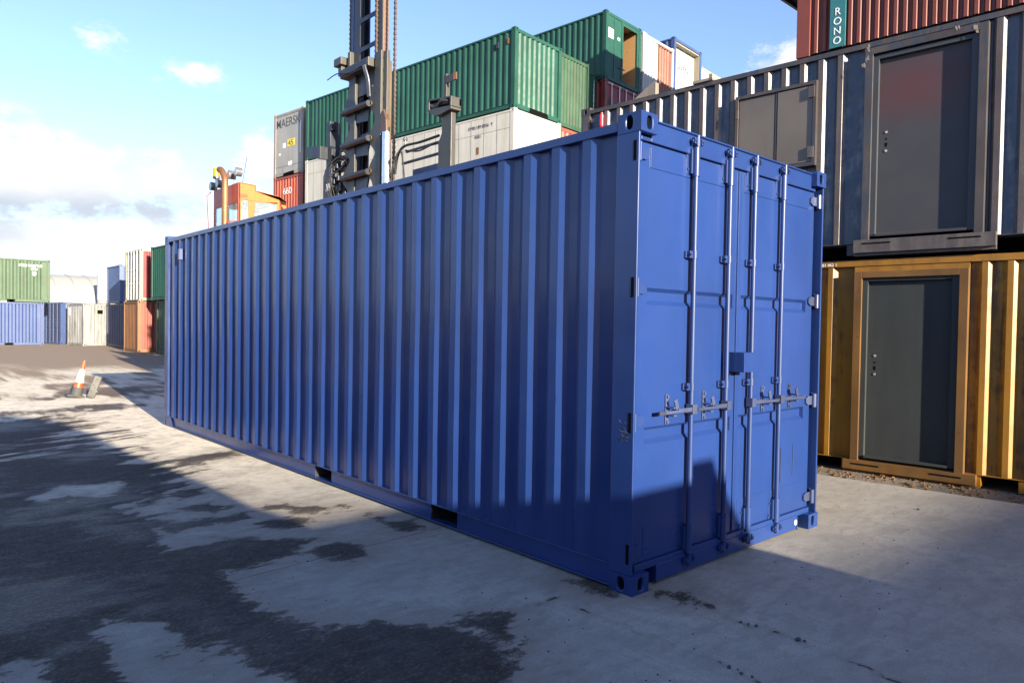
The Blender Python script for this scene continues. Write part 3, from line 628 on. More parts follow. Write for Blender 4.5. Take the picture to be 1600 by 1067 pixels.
# ------------------------------------------------------------------ the blue container
def main_container():
    L, H = 9.120, 2.896
    root = empty('shipping_container', (0, 0, 0), 0, 'freshly painted blue container standing alone on the concrete, its barred doors facing the camera', 'shipping container')
    B = 'blue'
    zb1, zt0, zt1 = 0.158, 2.798, 2.856
    pr = corr_profile(0.18, L-0.17, 0.2755, 0.036, 0.3630, base=0.006); nz = 14; jx = np.array([[u, zb1+(zt0-zb1)*k/nz] for k in range(nz+1) for u, d in pr])
    jit = (fbm(jx[:, 0]*0.9+3, jx[:, 1]*0.9, 91, 3)-0.5)*0.012+(fbm(jx[:, 0]*4.5, jx[:, 1]*1.3, 93, 2)-0.5)*0.0035    # slightly buckled pressed sheet
    edge = np.clip(np.minimum(jx[:, 1]-zb1, zt0-jx[:, 1])/0.35, 0, 1); n_ = len(pr)
    vs = [(pr[i % n_][1]+float(jit[i]*edge[i]), float(jx[i, 0]), float(jx[i, 1])) for i in range(len(jx))]
    mb = MB(); mb.add(vs, [(k*n_+i, k*n_+i+1, (k+1)*n_+i+1, (k+1)*n_+i) for k in range(nz) for i in range(n_-1)]); mb.build('side_panel', B, root)
    MB().add([(0.0045, 0.665, 1.10), (0.0045, 0.672, 1.10), (0.0045, 0.668, 1.155), (0.0045, 0.664, 1.15)], [(0, 3, 2, 1)]).build('paint_scrape', 'scuff', root)
    mb = MB(); mb.strip(pr, zb1, zt0, lambda u, d, z: (W-d, u, z)); mb.build('side_panel', B, root)
    pk = ((1.74, 2.09), (3.78, 4.13))
    for r in (0, 1):
        s = (lambda x: W-x) if r else (lambda x: x)
        MB().box(s(0.0), s(0.055), 0.178, L-0.178, zt0, zt1).build('top_rail', B, root, 0.004)
        mb = MB(); segs = [(0.17, pk[0][0]), (pk[0][1], pk[1][0]), (pk[1][1], L-0.17)]
        for a, b in segs:
            mb.box(s(0.026), s(0.034), a, b, 0.028, 0.152)
        mb.box(s(0.002), s(0.075), 0.17, L-0.17, 0.020, 0.028)
        mb.box(s(0.004), s(0.075), 0.17, L-0.17, 0.152, 0.159)
        mb.build('bottom_rail', B, root, 0.002)
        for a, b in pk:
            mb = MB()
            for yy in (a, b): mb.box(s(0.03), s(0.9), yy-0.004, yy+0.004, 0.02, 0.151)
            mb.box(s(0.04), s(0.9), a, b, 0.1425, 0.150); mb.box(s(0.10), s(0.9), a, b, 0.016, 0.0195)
            mb.build('forklift_pocket', 'rubber_and_shade', root)  # near-black walls and added floor plate stand in for the pocket's shade
    # far end frame, posts, panel
    MB().box(0.003, 0.14, L-0.165, L-0.003, 0.118, H-0.118).build('corner_post', B, root, 0.006)
    MB().box(W-0.14, W-0.003, L-0.165, L-0.003, 0.118, H-0.118).build('corner_post', B, root, 0.006)
    mb = MB(); mb.prism([(L-0.178, 0.0), (L-0.178, 0.155), (L-0.30, 0.155), (L-0.42, 0.028), (L-0.42, 0.0)][::-1], 'x', 0.004, 0.012)
    mb.build('gusset_plate', B, root)
    place(end_mesh(L, 0.16, H-0.14, 0.25, 0.04, True), 'end_panel', B, root)
    MB().box(0.14, W-0.14, L-0.09, L-0.012, H-0.14, H-0.03).build('end_header', B, root)
    MB().box(0.16, W-0.16, L-0.09, L-0.012, 0.02, 0.16).build('end_sill', B, root)
    # door end posts: broad outer web, inner J recess
    for r in (0, 1):
        s = (lambda x: W-x) if r else (lambda x: x)
        mb = MB(); o_ = 0.0
        pts = [(0.000, 0.012), (0.000, 0.182), (0.085, 0.182), (0.085, 0.105), (0.020, 0.105), (0.020, 0.012)]
        if r: pts = [(W-x, y) for x, y in pts]
        mb.prism(pts if r else pts[::-1], 'z', 0.118, H-0.118)
        mb.build('corner_post', B, root, 0.005)
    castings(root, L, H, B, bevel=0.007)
    # header and sill
    mb = MB(); mb.box(0.162, W-0.162, 0.044, 0.16, 2.743, 2.868); mb.box(0.072, 0.162, 0.050, 0.16, 2.745, 2.775); mb.box(W-0.162, W-0.072, 0.050, 0.16, 2.745, 2.775); mb.box(0.17, W-0.17, 0.03, 0.16, 2.868, 2.880)
    mb.build('door_header', B, root, 0.004)
    mb = MB(); mb.box(0.285, W-0.285, 0.036, 0.13, 0.018, 0.128); mb.box(0.072, W-0.072, 0.042, 0.15, 0.1185, 0.161)
    mb.box(0.280, 0.290, 0.030, 0.14, 0.012, 0.118); mb.box(W-0.290, W-0.280, 0.030, 0.14, 0.012, 0.118)
    mb.build('door_sill', B, root, 0.004)
    MB().box(0.165, W-0.165, 0.135, 0.15, 0.0, 0.118).build('sill_recess_shade', 'dark', root)  # near-black plate stands in for the shade behind the sill
    # roof and floor
    pr = [(0.05, 0.0)]; y = 0.25; mb = MB(); mb.box(0.05, W-0.05, 0.05, L-0.05, 2.852, 2.868)
    while y < L-0.3: mb.prism([(y, 2.868), (y+0.03, 2.884), (y+0.10, 2.884), (y+0.13, 2.868)][::-1], 'x', 0.15, W-0.15); y += 0.21
    mb.build('roof_panel', B, root)
    MB().box(0.06, W-0.06, 0.16, L-0.05, 0.130, 0.150).build('floor', 'blue_dark', root)
    # doors: pressed leaf with two horizontal channels and vertical relief behind bars
    yf = 0.062
    def leaf(x0, x1, ribx0, ribx1):
        mb = MB(); z0, z1 = 0.165, 2.735; dep = 0.030
        ribs = ((0.889, 0.996), (1.753, 1.858))
        # outer frame strips
        mb.add([(x0, yf, z0), (ribx0, yf, z0), (ribx0, yf, z1), (x0, yf, z1)], [(0, 1, 2, 3)])
        mb.add([(ribx1, yf, z0), (x1, yf, z0), (x1, yf, z1), (ribx1, yf, z1)], [(0, 1, 2, 3)])
        zs = [(z0, ribs[0][0]), (ribs[0][1], ribs[1][0]), (ribs[1][1], z1)]
        for a, b in zs: mb.add([(ribx0, yf, a), (ribx1, yf, a), (ribx1, yf, b), (ribx0, yf, b)], [(0, 1, 2, 3)])
        for a, b in ribs:
            c, d = a+0.030, b-0.022; e, f = ribx0+0.012, ribx1-0.006; q = yf+dep
            V = [(ribx0, yf, a), (ribx1, yf, a), (ribx1, yf, b), (ribx0, yf, b), (e, q, c), (f, q, c), (f, q, d), (e, q, d)]
            mb.add(V, [(0, 1, 5, 4), (1, 2, 6, 5), (2, 3, 7, 6), (3, 0, 4, 7), (4, 5, 6, 7)])
        # thickness
        mb.box(x0, x1, yf+dep+0.004, yf+0.055, z0, z1)
        mb.add([(x0, yf, z0), (x0, yf, z1), (x0, yf+0.05, z1), (x0, yf+0.05, z0)], [(0, 1, 2, 3)])
        mb.add([(x1, yf, z0), (x1, yf, z1), (x1, yf+0.05, z1), (x1, yf+0.05, z0)], [(3, 2, 1, 0)])
        mb.add([(x0, yf, z1), (x1, yf, z1), (x1, yf+0.05, z1), (x0, yf+0.05, z1)], [(0, 1, 2, 3)])
        # raised cover plates top and bottom with weld edges
        a, b = ribx0+0.01, ribx1-0.005
        mb.box(a, b, yf-0.005, yf+0.001, 2.592, 2.716); mb.box(a, b, yf-0.003, yf+0.001, 0.20, 0.385)
        return mb
    lx0, lx1, rx0, rx1 = 0.072, 1.214, 1.222, W-0.072
    dl = leaf(lx0, lx1, 0.165, 1.150).build('door', B, root, 0.003); dr = leaf(rx0, rx1, 1.262, 2.262).build('door', B, root, 0.003)
    # rubber seal and cover strip along the meeting edge
    MB().box(1.196, 1.236, yf-0.010, yf-0.001, 0.17, 2.73).build('cover_strip', B, dr, 0.003)
    for r, par in ((0, dl), (1, dr)):
        s = (lambda x: W-x) if r else (lambda x: x)
        MB().box(s(0.054), s(0.071), 0.07, 0.104, 0.16, 2.74).build('door_seal', 'rubber_and_shade', par)
    MB().box(0.08, W-0.08, 0.075, 0.104, 2.7365, 2.7465).build('door_seal', 'rubber_and_shade', dr)
    # locking bars
    for i, (bx, par) in enumerate(((0.615, dl), (1.033, dl), (1.366, dr), (1.787, dr))):
        yb = 0.026; S_ = 'blue_steel'
        bar = MB().cyl((bx, yb, 0.14), (bx, yb, 2.79), 0.0175, 16).build('locking_bar', S_, par)
        for za, zb_ in ((2.600, 2.785), (0.150, 0.325)): MB().cyl((bx, yb, za), (bx, yb, zb_), 0.0250, 16).build('bearing_sleeve', S_, bar)
        for z0, z1 in ((2.615, 2.775), (0.165, 0.315)):
            mb = MB()
            mb.box(bx-0.040, bx-0.02, yb+0.005, yf-0.001, z0, z1); mb.box(bx+0.02, bx+0.040, yb+0.005, yf-0.001, z0, z1)
            for zz in (z0+0.03, z1-0.03):
                mb.cyl((bx-0.052, yf-0.001, zz), (bx-0.052, yf-0.014, zz), 0.008, 8); mb.cyl((bx+0.052, yf-0.001, zz), (bx+0.052, yf-0.014, zz), 0.008, 8)
            mb.box(bx-0.062, bx+0.062, yf-0.006, yf-0.001, z0, z1)
            mb.build('bearing_bracket', S_, bar, 0.002)
        # cams and keepers at header and sill
        for zc, sg in ((2.822, 1), (0.098, -1)):
            mb = MB()
            mb.box(bx-0.020, bx+0.020, yb-0.020, yb+0.010, zc-0.026, zc+0.026)
            mb.box(bx-0.052, bx-0.030, yb-0.024, 0.030, zc-0.020, zc+0.020); mb.box(bx+0.030, bx+0.052, yb-0.024, 0.030, zc-0.020, zc+0.020)
            mb.box(bx-0.058, bx+0.058, yb-0.014, yb+0.002, zc-0.008, zc+0.008)
            mb.cyl((bx, yb-0.01, zc-0.034*sg), (bx, yb-0.01, zc+0.040*sg), 0.015, 10)
            mb.cyl((bx-0.041, yb-0.03, zc), (bx-0.041, yb-0.022, zc), 0.011, 8); mb.cyl((bx+0.041, yb-0.03, zc), (bx+0.041, yb-0.022, zc), 0.011, 8)
            mb.build('cam_keeper', S_, bar, 0.002)
        for zc in (2.092, 1.232):
            mb = MB()
            mb.cyl((bx, yb, zc-0.026), (bx, yb, zc+0.026), 0.0225, 16)
            mb.box(bx-0.052, bx-0.006, yb-0.004, yf-0.001, zc-0.024, zc+0.024); mb.box(bx-0.064, bx-0.03, yf-0.016, yf-0.001, zc-0.022, zc+0.022)
            mb.cyl((bx-0.050, yb-0.004, zc), (bx-0.050, yb-0.014, zc), 0.008, 8)
            mb.build('bar_guide', S_, bar, 0.0015)
        # handle with hub and retainer catch
        sg = -1 if i < 2 else 1; zc = 1.086; yh = yb-0.012
        mb = MB(); mb.box(bx-0.026, bx+0.026, yh-0.022, yb+0.02, zc-0.032, zc+0.032)
        x1, x2, x3 = bx+sg*0.03, bx+sg*0.16, bx+sg*0.375
        mb.obox(((x1+x2)/2, yh-0.008, zc), (abs(x2-x1)/2+0.012, 0, 0), (0, 0.008, 0), (0, 0, 0.014))
        mb.obox(((x2+x3)/2, yh-0.012, zc-0.004), (abs(x3-x2)/2, 0, 0), (0, 0.006, 0), (0, 0, 0.0095))
        hd = mb.build('handle', 'hinge', bar, 0.002)
        MB().obox((x3-sg*0.03, yh-0.012, zc-0.004), (0.034, 0, 0), (0, 0.0075, 0), (0, 0, 0.0115)).build('handle_grip', 'blue_dark', hd, 0.002)
        xr = bx+sg*0.225
        mb = MB(); mb.box(xr-0.016, xr+0.016, yf-0.010, yf-0.001, zc-0.085, zc+0.105)
        mb.cyl((xr, yf-0.001, zc-0.07), (xr, yf-0.02, zc-0.07), 0.011, 8).cyl((xr, yf-0.001, zc+0.09), (xr, yf-0.02, zc+0.09), 0.011, 8)
        mb.obox((xr, yf-0.04, zc+0.024), (0.016, 0, 0), (0, 0.035, 0), (0, 0, 0.005)); mb.obox((xr, yf-0.04, zc-0.026), (0.016, 0, 0), (0, 0.035, 0), (0, 0, 0.005))
        mb.obox((xr-0.01*sg, yf-0.072, zc+0.045), (0.014, 0, 0.008), (0, 0.005, 0), (-0.012, 0, 0.03))
        mb.build('handle_catch', 'hinge', par, 0.002)
    # lock box across the meeting edge
    mb = MB(); x0, x1 = 1.082, 1.258
    mb.box(x0, x1, -0.082, -0.076, 1.316, 1.452); mb.box(x0, x0+0.006, -0.076, yf, 1.316, 1.452); mb.box(x1-0.006, x1, -0.076, yf, 1.316, 1.452); mb.box(x0+0.006, x1-0.006, -0.076, yf, 1.446, 1.452)
    mb.build('lock_box', B, dl, 0.003)
    MB().box(1.09, 1.11, yf-0.03, yf, 1.285, 1.31).build('lock_box_tab', 'blue_steel', dl)
    # hinges
    for r, par in ((0, dl), (1, dr)):
        s = (lambda x: W-x) if r else (lambda x: x)
        for zc in (0.247, 1.040, 1.852, 2.665):
            mb = MB(); mb.cyl((s(0.036), 0.038, zc-0.055), (s(0.036), 0.038, zc+0.055), 0.020, 14)
            mb.box(s(0.036), s(0.125), 0.045, 0.056, zc-0.036, zc+0.036); mb.prism([(s(0.11), zc-0.036), (s(0.15), zc-0.02), (s(0.15), zc+0.02), (s(0.11), zc+0.036)][::(-1 if r else 1)], 'y', 0.046, 0.0575)
            h = mb.build('hinge', 'hinge' if r else 'blue_steel', par, 0.002)
            mb = MB(); mb.box(s(0.0005), s(0.034), 0.06, 0.104, zc-0.062, zc-0.05); mb.box(s(0.0005), s(0.034), 0.06, 0.104, zc+0.05, zc+0.062)
            mb.build('hinge_lug', B, root)
    # near-black plates standing for shaded hinge slots on the left post's outer web
    for zc in (0.247, 1.040, 1.852, 2.665): mb = MB(); mb.box(-0.0015, 0.004, 0.030, 0.052, zc-0.060, zc+0.060); mb.build('hinge_slot_shade', 'dark', root)
    # small vent box near the far top corner
    MB().box(-0.028, 0.02, 8.33, 8.40, 2.50, 2.66).build('vent_cover', 'hinge', root, 0.004)
    # scraped patches on the near post
    mb = MB(); rr = random.Random(4)
    for k in range(16):
        y = 0.09+rr.uniform(-0.03, 0.03); z = rr.choice((1.03, 1.00, 0.95, 1.08))+rr.uniform(-0.02, 0.02); w_ = rr.uniform(0.006, 0.02); h = rr.uniform(0.004, 0.014)
        mb.add([(-0.0012, y-w_, z-h), (-0.0012, y+w_*0.4, z-h*0.4), (-0.0012, y+w_, z+h), (-0.0012, y-w_*0.3, z+h*0.5)], [(0, 3, 2, 1)])
    mb.build('paint_scrape', 'scuff', root)
    # worn spot by the right bottom corner, marking plate frame
    MB().cyl((2.13, 0.036, 0.075), (2.13, 0.034, 0.075), 0.022, 12).build('worn_spot', 'letter', root)
    mb = MB(); mb.box(1.90, 1.906, yf-0.006, yf, 0.42, 0.69); mb.box(2.10, 2.106, yf-0.005, yf, 0.45, 0.70)
    mb.cyl((1.95, yf-0.004, 0.565), (1.95, yf, 0.565), 0.005, 8); mb.cyl((2.03, yf-0.004, 0.575), (2.03, yf, 0.575), 0.005, 8)
    mb.build('plate_mounting', 'hinge', dr)
main_container()

# ------------------------------------------------------------------ right-hand stack being converted
CX, CA, CZ = 5.5989, -4.9013, -0.0874
def clocal(s): return s+6.94
def conv_door(root, s0, s1, z0, z1, door, frame, fz0, fz1, leafmat, plate):
    a, b = clocal(s1), clocal(s0)   # a<b ; viewer's left = larger y
    fo0, fo1 = a-0.16, b+0.15
    mb = MB()
    mb.box(-0.045, 0.06, b+0.06, fo1, fz0, fz1); mb.box(-0.045, 0.06, fo0, a-0.07, fz0, fz1); mb.box(-0.045, 0.06, a-0.07, b+0.06, fz1-0.075, fz1)
    fr = mb.build('door_frame', frame, root, 0.004)
    mb = MB(); mb.box(-0.015, 0.05, b+0.0, b+0.06, z0-0.03, z1+0.05); mb.box(-0.015, 0.05, a-0.07, a, z0-0.03, z1+0.05); mb.box(-0.015, 0.05, a, b, z1, z1+0.05); mb.box(-0.03, 0.05, a, b, z0-0.03, z0)
    mb.build('door_jamb', leafmat, fr, 0.003)
    d = MB().box(0.032, 0.055, a, b, z0, z1).build('door', leafmat, root, 0.002)
    mb = MB(); yy = b-0.085
    mb.cyl((0.033, yy, z0+1.20), (0.026, yy, z0+1.20), 0.014, 12); mb.cyl((0.033, yy, z0+0.98), (0.026, yy, z0+0.98), 0.014, 12)
    mb.build('screw_boss', 'bar', d)
    mb = MB(); mb.cyl((0.034, yy, z0+1.12), (0.030, yy, z0+1.12), 0.011, 10); mb.box(0.030, 0.034, yy-0.012, yy+0.012, z0+1.04, z0+1.075); mb.cyl((0.034, yy, z0+1.035), (0.030, yy, z0+1.035), 0.009, 10)
    mb.build('keyhole', 'dark', d)
    # threshold plate with slots
    mb = MB(); mb.box(-0.05, 0.03, fo0-0.12, fo1+0.08, 0.035, fz0+0.01); mb.box(-0.012, 0.03, fo0-0.12, fo1+0.08, 0.0, 0.035)
    tp = mb.build('threshold_channel', plate, root, 0.004)
    for q0, q1 in ((fo1-0.33, fo1-0.02), (fo0+0.02, fo0+0.33)): MB().box(-0.053, -0.045, q0, q1, fz0-0.045, fz0-0.028).build('slot', 'dark', tp)
    return d, fr
def side_segments(root, L, H, segs, pitch, depth, phase, mat, flat=0.26, slope=0.24):
    for a, b in segs:
        pr = corr_profile(a, b, pitch, depth, phase, 0.008, flat, slope); mb = MB(); mb.strip(pr, 0.155, H-0.10, lambda u, d, z: (d, u, z)); mb.build('side_panel', mat, root)
def c_stack():
    L, H = 12.192, 2.591; O = lambda z: loc_at(CX, 0.0, CA, -6.94, z)
    pk = ((clocal(1.12), clocal(1.48)), (clocal(-0.68), clocal(-0.33)))
    pk = tuple(sorted(pk))
    r = container('orange rusted container on the ground with a dark grey door, under the bare steel one', O(CZ), CA, L, H, 'rusty', frame='rusty', pockets=pk, left=False, end1='panel')
    side_segments(r, L, H, ((0.16, clocal(-0.16)-0.02), (clocal(1.0), L-0.16)), 0.232, 0.05, clocal(-0.375), 'rusty', 0.24, 0.22)
    MB().box(0.010, 0.03, clocal(-0.18), clocal(1.02), 2.42, H-0.10).build('lintel_panel', 'rusty', r)
    conv_door(r, 0.86, -0.02, 0.215, 2.305, None, 'rusty_dull', 0.14, 2.42, 'door_grey', 'rusty_dull')
    text('marking', 'MAB1 862 1', 0.05, 'letter', r, (-0.002, clocal(1.48), H-0.09), **NX)
    z2 = CZ+H+0.02
    r = container('bare dark steel container with red-stained door and brown shutters, on the orange rusted one', O(z2), CA, L, H, 'raw', frame='raw_brown', pockets=pk, left=False)
    side_segments(r, L, H, ((0.16, clocal(-0.2)-0.0), (clocal(0.97), L-0.16)), 0.2345, 0.05, clocal(2.605)-0.0, 'raw', 0.26, 0.18)
    MB().box(0.008, 0.03, clocal(-0.2), clocal(0.97), 2.42, H-0.10).build('lintel_panel', 'raw_brown', r)
    dz = -2.611
    d, fr = conv_door(r, 0.80, -0.14, 0.255, 2.32, None, 'raw_brown', 0.18, 2.46, 'primer', 'raw')
    m_, nt, N, K, P = mat_nodes('primer_with_red_overspray'); g = NG(nt); v = g.coord(False)
    n = g.noise(v, 3, 3); sx = N.new('ShaderNodeSeparateXYZ'); K.new(v, sx.inputs[0])
    # soft patches of red primer sprayed at head height
    dz_ = g.math('MULTIPLY', g.math('SUBTRACT', sx.outputs[2], 1.93), 2.6); dy_ = g.math('MULTIPLY', g.math('SUBTRACT', sx.outputs[1], clocal(0.42)), 1.6)
    rr = g.math('ADD', g.math('SQRT', g.math('ADD', g.math('MULTIPLY', dz_, dz_), g.math('MULTIPLY', dy_, dy_))), g.math('MULTIPLY', g.math('SUBTRACT', n, 0.5), 0.7))
    f = g.ramp(rr, 1.5, 0.0, 0, 0.55)
    K.new(g.mix(f, g.mix(n, (0.036, 0.038, 0.045), (0.050, 0.050, 0.056)), (0.10, 0.022, 0.026)), P.inputs['Base Color']); P.inputs['Roughness'].default_value = 0.52; P.inputs['Specular IOR Level'].default_value = 0.3
    d.material_slots[0].material = m_
    # weld dressing smears on frame corners
    mb = MB(); rr_ = random.Random(3)
    for yy, zz in ((clocal(0.93), 2.36), (clocal(0.90), 2.47), (clocal(-0.18), 2.40), (clocal(-0.02), 2.47), (clocal(0.95), 2.25)):
        for k in range(3):
            y, z = yy+rr_.uniform(-0.03, 0.03), zz+rr_.uniform(-0.03, 0.03); w_ = rr_.uniform(0.006, 0.018); h = rr_.uniform(0.01, 0.03)
            mb.add([(-0.0475, y-w_, z-h), (-0.0475, y+w_*0.6, z-h*0.8), (-0.0475, y+w_, z+h*0.7), (-0.0475, y-w_*0.4, z+h)], [(0, 3, 2, 1)])
    mb.build('weld_smear', 'greyframe', fr)
    MB().box(0.0285, 0.0315, clocal(-0.14), clocal(0.80), 0.256, 0.266).build('red_edge', 'cam_red', d)
    # window shutters
    a, b, mid = clocal(1.51), clocal(2.59), clocal(2.03); z0, z1 = 3.78+dz, 4.84+dz
    mb = MB(); t = 0.045
    mb.box(-0.05, 0.05, a, a+t, z0, z1); mb.box(-0.05, 0.05, b-t, b, z0, z1); mb.box(-0.05, 0.05, a+t, b-t, z1-t, z1); mb.box(-0.05, 0.05, a+t, b-t, z0, z0+t); mb.box(-0.03, 0.05, mid-0.012, mid+0.012, z0+t, z1-t)
    w = mb.build('window_frame', 'raw_brown', r, 0.003)
    MB().box(-0.034, -0.012, a+t+0.008, mid-0.02, z0+t+0.008, z1-t-0.008).build('shutter', 'shutter', w, 0.003)
    sh = MB().box(-0.026, -0.005, mid+0.02, b-t-0.008, z0+t+0.008, z1-t-0.008).build('shutter', 'shutter', w, 0.003)
    for q in ((a+0.02, a+0.10, z0+0.10, z0+0.24), (a+0.02, a+0.10, z1-0.21, z1-0.07), (b-0.05, b-0.01, z1-0.30, z1-0.18)): MB().box(-0.060, -0.03, *q).build('shutter_hinge', 'raw', w, 0.003)
    # bracket plates on the roof rail, red lamp below it
    mb = MB(); y0 = clocal(3.88); mb.prism([(y0, H-0.04), (y0+0.36, H-0.04), (y0+0.03, H+0.16), (y0, H+0.14)], 'x', -0.004, 0.008); mb.box(-0.004, 0.09, y0-0.006, y0+0.006, H-0.04, H+0.14)
    mb.build('lifting_bracket', 'greyframe', r)
    y0 = clocal(2.95); MB().box(-0.03, 0.10, y0, y0+0.30, H-0.035, H+0.0).box(-0.03, -0.02, y0, y0+0.05, H-0.035, H+0.05).build('lifting_bracket', 'greyframe', r)
    y0 = clocal(4.83); MB().cyl((-0.02, y0, H-0.34), (-0.02, y0, H-0.17), 0.035, 14).cyl((-0.02, y0, H-0.17), (-0.02, y0, H-0.13), 0.02, 10).cyl((-0.02, y0, H-0.37), (-0.02, y0, H-0.34), 0.02, 10, 0.03).build('tail_lamp', 'lamp_red', r)
    # oxide red container on top
    z3 = z2+H-0.025; root = empty('shipping_container', loc_at(CX, 0, CA, 1.80-12.192, z3), -RAD(CA), 'oxide red container with fine ribs and a teal board of white letters, top right', 'shipping container')
    pr = corr_profile(0.16, 12.192-0.16, 0.1015, 0.03, 0.05, 0.012, 0.36, 0.18); mb = MB(); mb.strip(pr, 0.02, H-0.08, lambda u, d, z: (d, u, z)); mb.build('side_panel', 'cam_red', root)
    mb = MB(); mb.strip(pr, 0.02, H-0.08, lambda u, d, z: (W-d, u, z)); mb.build('side_panel', 'cam_red', root)
    for x, y in ((0.0, 12.192-0.17), (W-0.16, 12.192-0.17), (0.0, 0), (W-0.16, 0)): MB().box(x, x+0.16, y, y+0.17, 0, H).build('corner_post', 'cam_red', root, 0.006)
    for x in (0.0, W-0.06): MB().box(x, x+0.06, 0.17, 12.022, H-0.08, H).build('top_rail', 'cam_red', root)
    for yb in (0, 1): place(end_mesh(12.192, 0.02, H, 0.25, 0.04, yb, 0.16, W-0.16), 'end_panel', 'cam_red', root)
    MB().box(0.03, W-0.03, 0.05, 12.14, H-0.04, H-0.02).build('roof_panel', 'cam_red', root); MB().box(0.03, W-0.03, 0.05, 12.14, 0.0, 0.02).build('floor', 'dark', root)
    off = 12.192-1.80; bd = MB().box(-0.012, 0.011, off+1.200, off+1.382, 0.02, 2.2).build('letter_board', 'teal', root)
    for i, ch in enumerate(reversed('EURONO')):
        text('letter', ch, 0.128, 'letter', bd, (-0.0135, off+1.293, 0.06+i*0.118), align='CENTER', sx=0.95, **NX) if i < 4 else None
c_stack()

# ------------------------------------------------------------------ green stack (row A) behind the blue container
AX, AY, AYAW = 12.06, 14.54, -6.17
def a_stack():
    zt = 8.67; h3 = 2.89
    r = container('bottle green container, long ribbed side and sunlit end, topmost behind the lift mast', loc_at(AX, AY, AYAW, 0, zt), AYAW, 12.192, 2.591, 'green', frame='green', pitch=0.275, depth=0.036, pockets=())
    # notch plate under the end, small vents, door keeper on the side
    MB().prism([(0.75, 0.02), (1.75, 0.02), (1.70, 0.16), (0.80, 0.16)], 'y', 0.004, 0.011).build('tunnel_recess', 'dark', r)
    MB().box(-0.01, 0.02, 0.28, 0.36, 2.10, 2.28).build('vent_cover', 'exhaust', r); MB().box(-0.03, 0.02, 0.72, 0.82, 2.05, 2.25).build('vent_cover', 'mast_dark', r)
    w = container('dirty white panelled container with faint lettering, under the bottle green one', loc_at(AX, AY, AYAW, 0, zt-h3), AYAW, 12.192, h3-0.002, 'white', frame='white', side='flat', end0='flat', endmat='white_bright')
    mb = MB()
    for k in range(1, 20): mb.box(0.008, 0.0115, 0.16+k*0.6, 0.168+k*0.6, 0.16, h3-0.10)
    mb.box(0.008, 0.0115, 0.16, 12.03, h3-0.62, h3-0.612); mb.build('panel_joint', 'letter_grey', w)
    mb = MB()
    for x in (0.62, 1.15, 1.75): mb.box(x, x+0.05, 0.018, 0.03, 0.3, h3-0.25)
    mb.box(0.16, 2.28, 0.018, 0.03, h3-0.30, h3-0.27)
    for x in (0.9, 1.1): mb.cyl((x, 0.0, 0.3), (x, 0.0, h3-0.4), 0.02, 8)
    mb.build('end_fittings', 'white', w)
    text('lettering', 'DFRU 89 8056  9', 0.16, 'letter_grey', w, (0.006, 2.10, h3-0.42), **NX)
    text('lettering', '45R1', 0.15, 'letter_grey', w, (0.006, 1.80, h3-0.74), **NX)
    MB().box(0.004, 0.011, 1.58, 1.70, h3-1.28, h3-1.04).build('sticker', 'brownorange', w)
    for k in (1, 2): container('dull brown container hidden low under the dirty white panelled one', loc_at(AX, AY, AYAW, 0, zt-h3*(k+1)), AYAW, 12.192, h3-0.002, 'brownorange', group='containers hidden low in the stacks')
    # second column, set back, faded green
    r = container('faded rusty green container end, second in the row right of the bottle green one', loc_at(14.56, 14.95, AYAW, 0, 8.67), AYAW, 6.058, 2.591, 'green_old', frame='green_old'); r.scale = (0.72, 1, 1)
    for k, mt in ((1, 'red'), (2, 'grey'), (3, 'navy')): container('container hidden low under the faded green end', loc_at(14.56, 14.95, AYAW, 0, 8.67-h3*k), AYAW, 6.058, h3-0.002, mt, group='containers hidden low in the stacks')
a_stack()
def maersk():
    a = -7.0; H = 2.896; x, y = 10.90, 27.19
    def at(z, s=0.0): 
        ra = RAD(a); return (x+W*math.sin(ra), y+W*math.cos(ra), z)
    r = container('weathered grey container end with faded lettering and a yellow 45 sticker', at(8.31), a+90, 13.7, H, 'grey', frame='greyframe', end0='flat', endmat='grey')
    text('lettering', 'MAERSK', 0.56, 'letter_grey', r, (0.17, 0.026, H-0.66), sx=0.97, bold=0.003, **NY)
    MB().box(1.12, 1.72, 0.024, 0.029, 1.30, 1.62).build('sticker', 'yellow', r)
    text('sticker_number', '45', 0.34, 'letter_blk', r, (1.18, 0.022, 1.34), sx=1.3, **NY)
    for q in ((0.74, 0.96, 1.28, 1.50), (1.2, 1.50, 0.44, 0.62), (0.42, 0.52, 0.98, 1.08), (2.14, 2.20, 0.9, 2.3)): MB().box(q[0], q[1], 0.024, 0.029, q[2], q[3]).build('sticker', 'letter', r)
    MB().prism([(0.78, 0.0), (1.72, 0.0), (1.68, 0.17), (0.88, 0.13)], 'y', 0.003, 0.0115).build('tunnel_recess', 'dark', r)
    mb = MB(); mb.box(0.16, 2.28, 0.024, 0.029, 0.44, 0.455); mb.box(0.75, 0.76, 0.024, 0.029, 0.16, 0.44); mb.build('panel_joint', 'letter_grey', r)
    z = 8.31-2.77
    r = container('red ribbed container end with a white sprayed number, under the grey lettered one', at(z), a+90, 12.192, 2.768, 'red', end0=None)
    place(end_mesh(12.192, 0.16, 2.768-0.14, 0.232, 0.045, 0, 0.15, W-0.15, 0.24), 'end_panel', 'red_side', r)
    text('sprayed_number', '660', 0.42, 'letter', r, (0.80, 0.018, 1.93), sx=1.15, **NY)
    for k in (2, 3): container('container hidden low under the red ribbed end', at(8.31-2.77*k), a+90, 12.192, 2.768, 'brownorange', group='containers hidden low in the stacks')
maersk()

